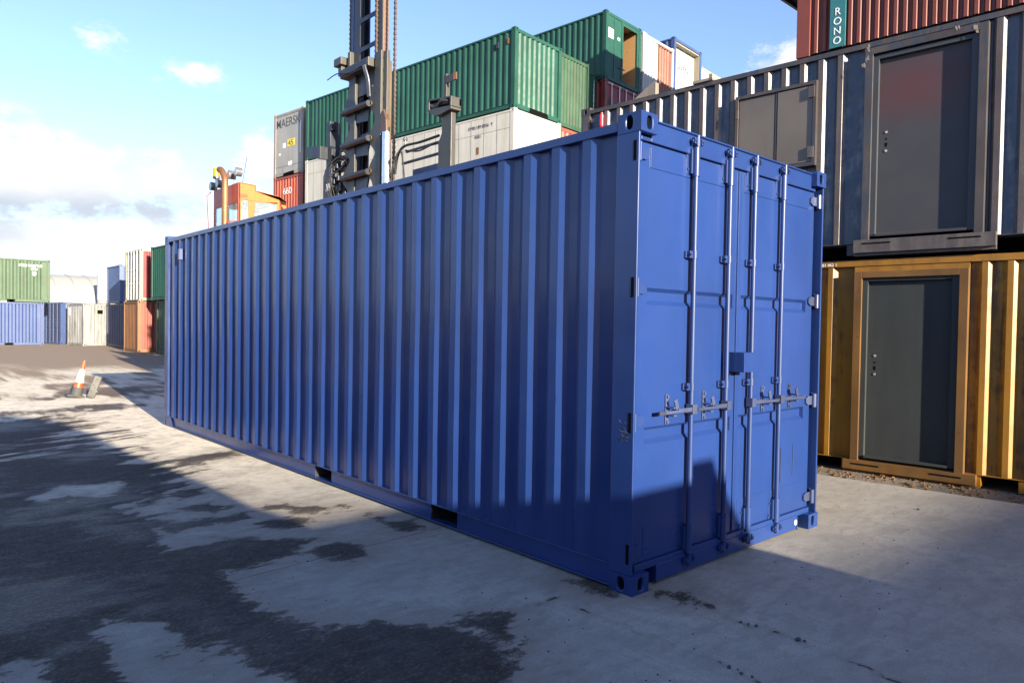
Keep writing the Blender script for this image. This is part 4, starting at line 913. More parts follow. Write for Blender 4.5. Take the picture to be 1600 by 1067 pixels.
# ------------------------------------------------------------------ row B, highest tier in the distance
def row_b():
    ya = -5.37; bx, by = 17.27, 15.22
    P = lambda s, l, z: loc_at(bx, by, ya, l, z, s)
    zt = 11.03; H = 2.591
    # green with an open doorway
    r = container('dark green container high on the stack with an open doorway showing plywood lining', P(0, 0, zt), ya, 12.192, H, 'green', end0=None)
    mb = MB(); mb.box(0.154, 0.56, 0.03, 0.045, 0.16, H-0.14); mb.box(0.56, 0.62, 0.015, 0.05, 0.16, H-0.14); mb.box(0.62, 1.08, 0.035, 0.05, 0.16, H-0.14); mb.box(1.08, 1.17, 0.010, 0.06, 0.16, H-0.14); mb.box(2.16, 2.285, 0.02, 0.06, 0.16, H-0.14); mb.box(1.17, 2.16, 0.02, 0.06, H-0.26, H-0.14)
    mb.build('end_panel', 'green', r)
    MB().box(0.17, 0.53, 0.022, 0.029, 1.62, 1.98).build('notice_panel', 'letter', r)
    text('marking', 'C2', 0.16, 'letter', r, (0.80, 0.033, 1.68), **NY)
    mb = MB(); mb.box(2.17, 2.19, 0.06, 6.0, 0.17, H-0.1); mb.build('plywood_lining', 'ply', r); MB().box(0.1, 2.16, 5.9, 5.95, 0.17, H-0.1).build('plywood_lining', 'ply', r)
    MB().box(0.1, 2.16, 0.1, 5.9, H-0.12, H-0.10).build('ceiling_lining', 'ply', r); MB().box(0.9, 1.3, 0.0, 0.03, 0.62, 0.66).build('door_handle', 'mast_dark', r)
    # red one below with doors
    r = container('red container with a green triangle emblem, directly under the one with the open doorway', P(0, 0, zt-2.76), ya, 12.192, 2.757, 'red_bright', end0='doors', endmat='red_bright', frame='cam_red')
    MB().prism([(0.24, 1.86), (0.52, 1.86), (0.38, 2.22)], 'y', 0.040, 0.046).build('emblem', 'green', r)
    MB().cyl((0.86, 0.048, 2.05), (0.86, 0.042, 2.05), 0.075, 16).build('emblem', 'blue_far', r)
    text('marking', 'UESU', 0.11, 'letter', r, (0.22, 0.006, 2.63), **NY)
    for k in (2, 3, 4): container('container hidden low under the red emblem container', P(0, 0, zt-2.76*k), ya, 12.192, 2.757, 'green_old', group='containers hidden low in the stacks')
    # thin strip of dark green container between the columns
    r = container('narrow dark green container with vertical white characters, left of the red emblem container', (16.35, 15.42, 8.67), ya, 6.058, 2.591, 'green', frame='green_old', endmat='green')
    r.scale = (0.33, 1, 1)
    for i, ch in enumerate('1228052292'):
        text('lettering', ch, 0.42, 'letter', r, (1.62, -0.004, 1.98-i*0.155), **NY)
    # half white, half orange end
    r = container('container end painted half white and half orange, left of the tall blue framed one', P(2.66, 0.05, zt), ya, 6.058, H, 'white_bright', end0=None)
    place(end_mesh(6.058, 0.16, H-0.14, 0.21, 0.04, 0, 0.15, 1.24, 0.26), 'end_panel', 'white_bright', r)
    place(end_mesh(6.058, 0.16, H-0.20, 0.21, 0.04, 0, 1.24, W-0.15, 1.38), 'end_panel', 'orange_end', r)
    MB().box(1.225, 1.255, 0.005, 0.06, 0.16, H-0.12).build('weld_strip', 'exhaust', r)
    MB().box(1.256, W-0.1, 0.0, 0.02, H-0.20, H-0.13).build('end_header', 'orange_end', r)
    mb = MB(); mb.cyl((0.45, 0.3, H-0.03), (0.45, 0.3, H+0.12), 0.16, 14).cyl((0.45, 0.3, H+0.12), (0.45, 0.3, H+0.2), 0.06, 12); mb.box(1.0, 1.12, 0.2, 0.3, H-0.03, H+0.05); mb.build('roof_vent', 'cream', r)
    # tall blue with white recessed front
    Hs = 2.896; r = container('tall blue framed container with a recessed white front and black lettering', P(5.12, 0.05, zt+0.27), ya, 12.192, Hs, 'blue_far', end0=None)
    MB().box(0.154, W-0.154, 0.30, 0.32, 0.16, Hs-0.12).build('front_board', 'white_bright', r)
    MB().box(0.154, W-0.154, 0.06, 0.30, Hs-0.20, Hs-0.15).build('soffit', 'cream', r)
    MB().box(W-0.17, W-0.154, 0.04, 0.30, 0.16, Hs-0.20).build('reveal', 'cream', r)
    text('lettering', 'SEVEN', 0.36, 'letter_blk', r, (0.72, 0.296, 1.78), sx=1.0, **NY); text('lettering', '0K 1 7', 0.20, 'letter_blk', r, (0.30, 0.296, 1.25), **NY)
    for k in (1, 2, 3, 4): container('container hidden low under the tall blue framed one', P(5.12, 0.05, zt+0.27-2.82*k), ya, 12.192, 2.817, 'navy', group='containers hidden low in the stacks')
    for k in (1, 2, 3, 4): container('container hidden low under the half white, half orange one', P(2.66, 0.05, zt-2.7575*k), ya, 6.058, 2.755, 'green_far', group='containers hidden low in the stacks')
    r = container('cream white container at the far right end of the highest distant row', P(7.66, 0.15, zt+0.05), ya, 12.192, H, 'white_bright', frame='cream', end0='flat', endmat='white_bright')
    mb = MB()
    for x in (1.0, 1.5, 2.1): mb.box(x, x+0.05, 0.1, 0.2, H-0.02, H+0.04)
    mb.build('roof_cleat', 'cream', r)
    for k in (1, 2, 3, 4): container('container hidden low under the cream white one', P(7.66, 0.15, zt+0.05-2.77*k), ya, 12.192, 2.767, 'red', group='containers hidden low in the stacks')
row_b()

# ------------------------------------------------------------------ row D: tall dark stack behind the red container (overhangs at top)
def row_d():
    for i in range(4):
        x = 15.35+i*2.5
        lab = 'charcoal container overhanging at the very top, left of the oxide red container' if i == 0 else 'charcoal container high out of view behind the oxide red one'
        container(lab, (x, 7.85-12.192, 11.26), 0, 12.192, 2.60, 'darkcont', group=None if i == 0 else 'charcoal containers out of view')
        for k in range(4):
            container('container out of view, supporting the overhanging charcoal row', (x, 5.9-12.192, 11.26-2.815*(k+1)), 0, 12.192, 2.813, 'navy', group='containers out of view under the charcoal row')
row_d()

# ------------------------------------------------------------------ far-left group
def left_group():
    # sunlit blue on the ground and green on it (long sides face the camera)
    ya = 94.0   # long axis roughly along +X ; container local y -> +X, local x -> -Y ... placed so that x=W side faces the camera
    def along_x(label, xr, yf, z, L, mat, tilt=4.0, **k):
        # right-hand corner at (xr, yf); long axis runs to -X ; facing side is local x=0
        # yaw -90+: local y axis -> -X ; local x axis -> +Y
        a = -90.0+tilt*-1
        return container(label, (xr, yf, z), a, L, mat=mat, **k)
    g1 = along_x('faded green container with white markings, stacked on the sunlit blue one at far left', 4.90, 49.0, 2.60, 12.192, 'green_far', tilt=3, H=2.591, pitch=0.35, depth=0.06, phase=0.5, frame='green_far', pockets=((1.80, 2.25),))
    text('lettering', 'PSSU 408396 0', 0.19, 'letter', g1, (-0.006, 1.62, 2.14), bold=0.006, **NX); text('lettering', '4251', 0.18, 'letter', g1, (-0.006, 1.02, 1.94), bold=0.006, **NX)
    MB().prism([(0.75, 1.82), (0.93, 1.82), (0.95, 1.70), (0.84, 1.58), (0.73, 1.70)], 'x', -0.006, 0.0).build('emblem', 'letter', g1)
    b1 = along_x('sunlit blue container on the ground at the far left, under the faded green one', 4.58, 49.0, 0.0, 12.192, 'blue_far', tilt=3, H=2.591, pitch=0.35, depth=0.06, phase=0.4, pockets=((1.55, 2.0),))
    # blue container with doors in shade facing left
    c = (5.70, 50.5); a = 90-14.5
    ra = RAD(-14.5); o = (c[0]+W*math.sin(ra), c[1]+W*math.cos(ra), 0)
    container('blue container with closed doors in shade, just left of the streaked grey one', o, a, 6.058, 2.70, 'blue_far', end0='doors', endmat='navy')  # navy on the doors puts their shade into the colour
    # streaked galvanised one
    ra = RAD(-10); c = (6.27, 46.96)
    r = container('streaked pale grey container with a small dark vent window, on the ground', (c[0]+W*math.sin(ra), c[1]+W*math.cos(ra), 0), 80, 6.058, 2.591, 'galv', frame='galv', pitch=0.2, depth=0.045, endmat='galv')
    MB().box(W-0.03, W-0.002, 0.72, 1.20, 1.90, 2.28).build('vent_frame', 'greyframe', r); MB().box(W-0.01, W+0.004, 0.80, 1.12, 1.96, 2.21).build('vent_opening', 'dark', r)
    MB().box(0.3, 0.5, 0.0, 0.02, 1.85, 2.3).build('vent_cover', 'letter', r)
    # dark blue in shade and pale blue on it
    container('navy container in shade on the ground, just left of the brown orange one', (7.54, 40.9, 0), 0, 6.058, 2.591, 'navy', pitch=0.4, depth=0.07)
    container('small pale blue container standing on the navy one', (7.54, 43.95, 2.596), 0, 2.991, 2.28, 'blue_pale')
    # brown-orange / red on the ground with white-doored red on it
    ya = -1.3; ra = RAD(ya); c = (6.60, 36.43)
    O = lambda z, dx=0.0: (c[0]+dx+W*math.sin(ra), c[1]+W*math.cos(ra), z)
    container('brown orange container end with red side on the ground, half in shadow', O(0), ya+90, 6.058, 2.591, 'red', end0='panel', endmat='brownorange', frame='brownorange', pitch=0.24)
    container('bright red container with pale grey barred doors, on the brown orange one', O(2.596, 0.08), ya+90, 6.058, 2.591, 'red_bright', end0='doors', endmat='grey', frame='cream', pitch=0.24)
    # green pair next to the blue container's far end
    c = (6.75, 35.1)
    container('green container on the ground just left of the blue container edge', (c[0]+0.56, c[1]-12.192, 0), -1.0, 12.192, 2.591, 'green_far', frame='green_far')
    container('bottle green container stacked just left of the blue container edge', (c[0]+0.30, c[1]-12.192, 2.596), -1.0, 12.192, 2.591, 'green', frame='green')
    # polytunnel
    t = empty('polytunnel', (0, 88, 0), 0, 'long curved white polytunnel roof behind the far left containers', 'polytunnel')
    mb = MB(); R = 6.4; x0, x1, n = -42.0, 15.9, 28
    vs = []; fs = []
    for i in range(n+1):
        th = math.pi*i/n; vs += [(x0, -math.cos(th)*8.5, math.sin(th)*R), (x1, -math.cos(th)*8.5, math.sin(th)*R)]
    for i in range(n): fs.append((2*i, 2*i+1, 2*i+3, 2*i+2))
    mb.add(vs, fs, True); mb.add([vs[2*i+1] for i in range(n+1)], [tuple(range(n+1))]); mb.add([vs[2*i] for i in range(n+1)], [tuple(range(n+1))[::-1]])
    mb.build('cover_sheet', 'tunnel', t)
    for k in range(30):
        x = x1-0.05-k*1.7; h = MB().tube([(x, -math.cos(math.pi*i/24)*8.54, math.sin(math.pi*i/24)*(R+0.03)) for i in range(25)], 0.04, 6).build('hoop', 'grey', t)
    # tank beside it
    t = empty('storage_tank', (14.25, 79.0, 0), 0, 'pale cylindrical tank beside the polytunnel end', 'tank')
    MB().cyl((0, 0, 0), (0, 0, 3.6), 0.50, 28).build('tank_base', 'greyframe', t)
    MB().cyl((0, 0, 3.6), (0, 0, 6.15), 0.52, 28).build('tank_shell', 'white_bright', t); MB().cyl((0, 0, 6.15), (0, 0, 6.2), 0.52, 28, 0.4).build('tank_lid', 'white', t)
left_group()

# ------------------------------------------------------------------ lift truck with tall mast (faces -X)
def curve_pts(pts, n=6):
    """Catmull-Rom through 2-D/3-D points"""
    out = []
    P_ = [Vector(p) for p in pts]
    for i in range(len(P_)-1):
        p0, p1, p2, p3 = P_[max(i-1, 0)], P_[i], P_[i+1], P_[min(i+2, len(P_)-1)]
        for k in range(n):
            t = k/n; out.append(0.5*((2*p1)+(p2-p0)*t+(2*p0-5*p1+4*p2-p3)*t*t+(3*p1-p0-3*p2+p3)*t**3))
    out.append(P_[-1]); return out
def mast_truck():
    # local frame: x grows backwards from the mast face (world +X), y along world +Y, origin on the ground at mast face centre
    X0, Y0 = 4.2, 10.3
    t = empty('container_lift_truck', (X0, Y0, 0), 0, 'lift truck with tall mast, hooked carriage and side arms behind the blue container', 'lift truck')
    y = lambda wy: wy-Y0
    top = 12.5
    # outer channels
    for yy in (9.86, 10.95):
        mb = MB(); a = y(yy); mb.box(0.14, 0.24, a-0.10, a-0.07, 0.4, 6.9); mb.box(0.14, 0.17, a-0.07, a+0.06, 0.4, 6.9); mb.box(0.21, 0.24, a-0.07, a+0.06, 0.4, 6.9)
        mb.build('outer_mast_rail', 'mast_rust_sun' if yy < 10 else 'mast_dark', t, 0.003)
    # inner rails
    for yy, mt in ((9.80, 'mast_rust_sun'), (10.80, 'mast_dark')):  # right rails take brown: the orange sunlight on them is put into the colour
        a = y(yy); mb = MB(); mb.box(0.02, 0.15, a-0.05, a-0.02, 0.5, top); mb.box(0.02, 0.05, a-0.02, a+0.10, 0.5, top); mb.box(0.12, 0.15, a-0.02, a+0.10, 0.5, top)
        mb.build('inner_mast_rail', mt, t, 0.003)
    # ladder plate between the inner rails with rounded windows
    mb = MB(); y0, y1 = y(9.75), y(10.85); zz = 5.43; st = 0.60
    while zz < top-0.2:
        mb.box(-0.005, 0.015, y0, y0+0.22, zz, zz+st); mb.box(-0.005, 0.015, y1-0.23, y1, zz, zz+st)
        w0, w1 = y0+0.22, y1-0.23; r = 0.07; h = 0.09
        pts = [(w0, zz-0.001), (w1, zz-0.001), (w1, zz+h)]
        # lower bar with concave fillets above
        pts = [(w0, zz), (w1, zz), (w1, zz+h+r)]+[(w1-r+r*math.cos(q), zz+h+r-r*math.sin(q)) for q in (0.4, 0.8, 1.2, 1.57)]+[(w0+r-r*math.cos(q), zz+h+r-r*math.sin(q)) for q in (1.57, 1.2, 0.8, 0.4)]+[(w0, zz+h+r)]
        mb.prism(pts, 'x', -0.005, 0.015)
        mb.prism([(w0, zz+st), (w0, zz+st-r)]+[(w0+r-r*math.cos(q), zz+st-r+r*math.sin(q)) for q in (0.4, 0.8, 1.2, 1.57)]+[(w1-r+r*math.cos(q), zz+st-r+r*math.sin(q)) for q in (1.57, 1.2, 0.8, 0.4)]+[(w1, zz+st-r), (w1, zz+st)], 'x', -0.005, 0.015)
        zz += st
    mb.build('ladder_plate', 'mast_dark', t)
    # centre tube behind
    MB().box(0.20, 0.23, y(10.60), y(10.80), 0.5, top).build('centre_column', 'mast_dark', t)
    MB().box(0.27, 0.34, y(10.82), y(10.98), 0.5, top).build('mast_web', 'mast_grey', t)
    MB().box(0.185, 0.199, y(10.57), y(10.66), 0.5, 6.2).build('rubbed_strip', 'mast_rust_sun', t)
    # chains left and right
    for yy, nm in ((11.10, 0), (9.36, 0), (9.93, 1)):
        mb = MB(); zz = 3.0; k = 0; a = y(yy); xx = 0.05 if nm == 0 else -0.03
        z_hi = top if nm == 0 else top
        if nm == 1: zz = 6.2
        while zz < z_hi:
            if k % 2: mb.box(xx-0.022, xx+0.022, a-0.030, a+0.030, zz, zz+0.05)
            else: mb.box(xx-0.018, xx+0.018, a-0.018, a+0.018, zz-0.005, zz+0.055)
            zz += 0.05; k += 1
        mb.build('lift_chain', 'chain', t)
    # hose bundle, blue cylinders at left
    for yy, rr_, mt in ((11.0, 0.022, 'blue_pale'), (10.93, 0.03, 'blue_far'), (10.86, 0.022, 'blue_pale')):
        MB().cyl((0.03, y(yy), 6.9), (0.03, y(yy), top), rr_, 10).build('hydraulic_hose', mt, t)
    for yy in (10.92, 9.95): MB().cyl((0.2, y(yy), 1.0), (0.2, y(yy), 8.6), 0.05, 16).build('lift_cylinder', 'mast_dark', t)
    # polished rod low on the right that catches the sun
    MB().cyl((-0.06, y(9.46), 3.2), (-0.06, y(9.46), 5.36), 0.080, 28).build('polished_rod', 'chrome', t)
    mb = MB(); a = y(9.50); mb.prism([(a-0.10, 5.36), (a+0.12, 5.36), (a+0.12, 5.75), (a+0.02, 5.82), (a-0.08, 5.60)], 'x', -0.10, 0.0); mb.build('rod_clevis', 'mast_rust_sun', t, 0.006)
    for dy in (-0.13, 0.12): MB().box(-0.05, -0.02, a+dy-0.018, a+dy+0.018, 3.0, 5.45).build('chain_guard', 'chain', t)
    # carriage side plates with scalloped hook lobes
    def plate(y_out, sg, name):
        zs = [4.05, 4.35, 4.55, 4.67, 4.86, 5.02, 5.22, 5.34, 5.52, 5.72, 5.92, 6.03, 6.20, 6.36]
        w = [0.10, 0.14, 0.30, 0.34, 0.28, 0.12, 0.30, 0.34, 0.26, 0.10, 0.28, 0.34, 0.26, 0.10]
        front = curve_pts([(-wi, z, 0) for wi, z in zip(w, zs)], 4)
        pts = [(p.x, p.y) for p in front]+[(-0.06, 7.05), (0.10, 7.05), (0.10, 4.05)]
        mb = MB()
        n = len(pts); a0, a1 = y_out-0.025, y_out+0.025
        mb.add([(px, a0, pz) for px, pz in pts]+[(px, a1, pz) for px, pz in pts], [tuple(range(n)), tuple(range(n, 2*n))[::-1]]+[(i, n+i, n+(i+1) % n, (i+1) % n) for i in range(n)])
        return mb.build(name, 'mast_grey', t, 0.004)
    # the real plates stand in the plane facing the camera: turned outwards, so lobes show as scallops
    def plate_front(ya, sg):
        zs = [4.05, 4.40, 4.56, 4.68, 4.82, 5.02, 5.22, 5.345, 5.48, 5.72, 5.90, 6.03, 6.16, 6.32, 6.42]
        w = [0.02, 0.04, 0.16, 0.19, 0.14, -0.03, 0.14, 0.18, 0.12, -0.03, 0.12, 0.18, 0.15, 0.08, 0.0]
        k_ = 1.35 if ya > 0.2 else 1.0
        fr = curve_pts([(ya+sg*wi*k_, z, 0) for wi, z in zip(w, zs)], 5)
        pts = [(p.x, p.y) for p in fr]+[(ya-sg*0.02, 7.0), (ya-sg*0.24, 7.0), (ya-sg*0.24, 4.05)]
        if sg > 0: pts = pts[::-1]
        return MB().prism(pts, 'x', -0.10, -0.04).build('carriage_plate', 'mast_grey', t, 0.006)
    pr = plate_front(y(9.86), 1); pl_ = plate_front(y(10.86), 1)
    mb = MB()
    for z in (4.68, 5.345, 6.03): mb.cyl((-0.12, y(9.99), z), (-0.095, y(9.99), z), 0.055, 18)
    mb.cyl((-0.115, y(9.93), 6.36), (-0.095, y(9.93), 6.36), 0.022, 12); mb.build('pin_boss', 'mast_rust_sun', pr)
    mb = MB()
    for z in (4.68, 5.345, 6.03): mb.cyl((-0.13, y(9.99), z), (-0.118, y(9.99), z), 0.038, 14)
    mb.build('pin_hole', 'dark', pr)
    # cross tubes with gusset webs
    for z in (4.66, 5.33, 6.02):
        c = MB().cyl((-0.16, y(9.97), z), (-0.16, y(11.02), z), 0.062, 18).build('cross_tube', 'mast_dark', t)
        MB().prism([(y(10.05), z-0.02), (y(10.9), z-0.02), (y(10.8), z-0.25), (y(10.15), z-0.30)], 'x', -0.08, -0.05).build('cross_web', 'mast_dark', c)
    MB().box(-0.04, 0.0, y(9.75), y(10.9), 6.30, 6.82).build('carriage_back', 'mast_dark', t)
    mb = MB(); mb.box(-0.22, -0.02, y(9.90), y(11.05), 6.74, 6.92); bm_ = mb.build('head_beam', 'mast_grey', t, 0.01)
    MB().box(-0.235, -0.223, y(9.93), y(11.02), 6.77, 6.89).build('beam_face', 'mast_dark', bm_)
    mb = MB(); mb.box(-0.22, 0.02, y(11.02), y(11.33), 7.06, 7.22); mb.box(-0.16, -0.02, y(11.1), y(11.25), 6.86, 7.06); mb.box(-0.1, 0, y(10.85), y(10.95), 6.9, 7.3); mb.build('valve_block', 'mast_grey', t, 0.008)
    # bent hoses at the beam
    for k in range(3):
        dy = 0.035*k
        MB().tube(curve_pts([(-0.2, y(10.02)+dy, 6.78), (-0.27, y(9.93)+dy, 6.70), (-0.22, y(9.88)+dy, 6.45), (-0.16, y(9.93)+dy, 6.15)], 5), 0.018, 8).build('hose', 'lampgrey', t)
    MB().tube(curve_pts([(-0.25, y(10.1), 6.78), (-0.3, y(10.5), 6.72), (-0.27, y(11.1), 6.85), (-0.3, y(11.45), 6.80)], 5), 0.012, 6).build('hose', 'rubber_and_shade', t)
    # right rail guide plate with bolts
    mb = MB(); mb.box(-0.05, 0.02, y(9.48), y(9.74), 5.55, 6.98); gp = mb.build('guide_plate', 'mast_grey', t, 0.005)
    mb = MB()
    for z in (5.75, 6.05, 6.35, 6.62, 6.86): mb.cyl((-0.055, y(9.60), z), (-0.045, y(9.60), z), 0.024, 10)
    mb.build('bolt', 'mast_dark', gp)
    # right arm: post, head clamp, upright and flag
    mb = MB(); mb.prism([(y(7.36), 3.0), (y(7.70), 3.0), (y(7.74), 4.85), (y(7.64), 5.0), (y(7.64), 5.32), (y(7.36), 5.32)], 'x', -0.06, 0.04); ra = mb.build('side_arm', 'mast_grey', t, 0.008)
    mb = MB(); a0, a1 = y(7.27), y(7.96)
    mb.prism([(a0, 5.34), (a0+0.30, 5.30), (a1-0.25, 5.30), (a1, 5.42), (a1, 5.46), (a0, 5.40)], 'x', -0.14, 0.08); mb.prism([(a0, 5.56), (a1, 5.64), (a1, 5.61), (a0, 5.53)][::-1], 'x', -0.14, 0.08)
    mb.box(-0.14, 0.08, a0, a0+0.04, 5.38, 5.54); mb.box(-0.14, 0.08, a1-0.04, a1, 5.44, 5.62); mb.box(0.04, 0.08, a0, a1, 5.42, 5.55); cl = mb.build('arm_head', 'mast_grey', ra, 0.004)
    MB().tube(curve_pts([(-0.1, a0+0.1, 5.5), (-0.12, a0+0.3, 5.54), (-0.09, a0+0.5, 5.48), (-0.1, a0+0.7, 5.56)], 5), 0.035, 8).cyl((-0.08, a0+0.08, 5.48), (-0.08, a1-0.1, 5.54), 0.03, 8).build('clamp_linkage', 'mast_grey', cl)
    mb = MB(); mb.box(-0.04, 0.04, y(7.545), y(7.63), 5.62, 6.03); mb.box(-0.045, -0.02, y(7.26), y(7.55), 5.86, 5.99); mb.build('height_marker', 'mast_grey', cl, 0.003)
    MB().box(-0.048, -0.0455, y(7.255), y(7.34), 5.865, 5.985).build('marker_tip', 'orange', cl)
    # left arm, dark
    mb = MB(); mb.prism([(y(11.86), 3.0), (y(11.60), 3.0), (y(11.56), 5.40), (y(11.62), 5.46), (y(11.66), 6.02), (y(11.80), 6.02), (y(11.82), 5.0), (y(11.95), 4.85), (y(11.95), 3.0)], 'x', -0.12, 0.12); la = mb.build('side_arm', 'mast_dark', t, 0.008)
    mb = MB(); mb.prism([(y(11.75), 5.46), (y(12.38), 5.54), (y(12.42), 5.50), (y(12.42), 5.36), (y(12.2), 5.28), (y(11.75), 5.18)][::-1], 'x', -0.30, 0.14); mb.box(-0.13, -0.02, y(11.56), y(11.66), 5.80, 5.94); mb.build('arm_head', 'mast_dark', la, 0.004)
    MB().box(-0.13, -0.12, y(11.62), y(11.80), 4.50, 4.66).build('sticker', 'letter', la)
    # telescopic beams joining arms to carriage
    for q in ((0.02, 0.06, y(7.7), y(8.9), 4.88, 4.92), (0.0, 0.1, y(10.95), y(11.6), 4.9, 4.97), (0.0, 0.1, y(10.95), y(11.6), 5.16, 5.23)): MB().box(*q).build('spreader_beam', 'mast_dark', t, 0.004)
    MB().obox((0.05, y(11.25), 5.06), (0.04, 0, 0), (0, 0.02, 0.03), (0, 0.22, -0.14)).build('brace', 'mast_dark', t)
    mb = MB(); mb.box(0.0, 0.05, y(7.7), y(9.0), 4.67, 4.71)
    sb = mb.build('spreader_beam', 'mast_dark', t, 0.004); MB().box(0.06, 0.3, y(10.95), y(11.6), 3.2, 4.72).build('spreader_cover', 'mast_dark', sb, 0.004)
    MB().box(0.12, 0.30, y(7.7), y(8.8), 3.4, 4.56).build('spreader_cover', 'blue_far', sb, 0.004)
    MB().tube(curve_pts([(-0.05, y(9.15), 4.5), (-0.06, y(9.05), 4.82), (-0.05, y(8.85), 4.98), (0, y(8.4), 4.99), (0, y(7.8), 5.0)], 5), 0.025, 8).tube(curve_pts([(-0.05, y(8.8), 4.90), (-0.08, y(8.3), 4.80), (-0.05, y(7.8), 4.88)], 5), 0.014, 6).tube(curve_pts([(-0.1, y(9.2), 4.1), (-0.14, y(9.1), 4.6), (-0.08, y(8.9), 4.9), (-0.05, y(8.8), 4.2)], 5), 0.016, 6).build('hose', 'rubber_and_shade', sb)
    mb = MB(); mb.cyl((-0.02, y(8.85), 4.98), (-0.02, y(8.85), 5.10), 0.02, 8).cyl((-0.02, y(8.85), 5.10), (-0.02, y(8.85), 5.16), 0.045, 10, 0.03); mb.build('work_lamp', 'lampgrey', sb)
    for k in range(4):
        rr_ = random.Random(k+20); y0_ = y(11.5-0.08*k)
        MB().tube(curve_pts([(-0.1, y0_, 4.0), (-0.18-rr_.random()*0.1, y0_+0.1, 4.6+rr_.random()*0.3), (-0.12, y0_-0.15, 4.9+rr_.random()*0.3), (-0.05, y0_-0.35, 4.8+rr_.random()*0.3)], 5), 0.011, 6).build('hose', 'rubber_and_shade', la)
    rr_ = random.Random(2)
    for k in range(10): yy, zz = y(rr_.uniform(11.0, 11.55)), rr_.uniform(4.3, 5.0); MB().box(-0.10, -0.02, yy-0.04, yy+0.05, zz-0.05, zz+0.06).build('valve_block', 'mast_dark', la, 0.01)
    # chassis behind the mast: hidden by the blue container from here but built where it stands
    MB().box(0.6, 5.6, -0.95, 1.0, 0.7, 2.3).box(3.6, 5.8, -1.1, 1.15, 0.6, 2.6).build('chassis', 'redorange', t, 0.05)
    mb = MB(); mb.box(-0.1, 0.6, -1.1, 1.15, 0.35, 1.3); mb.build('mast_foot', 'mast_dark', t)
    for xx, rr_ in ((1.0, 0.7), (4.6, 0.6)):
        for yy in (-1.35, 1.0):
            w = MB().cyl((xx, yy, rr_), (xx, yy+0.4, rr_), rr_, 28).build('wheel', 'tyre', t); MB().cyl((xx, yy-0.01, rr_), (xx, yy+0.41, rr_), rr_*0.5, 20).build('rim', 'redorange', w)
mast_truck()

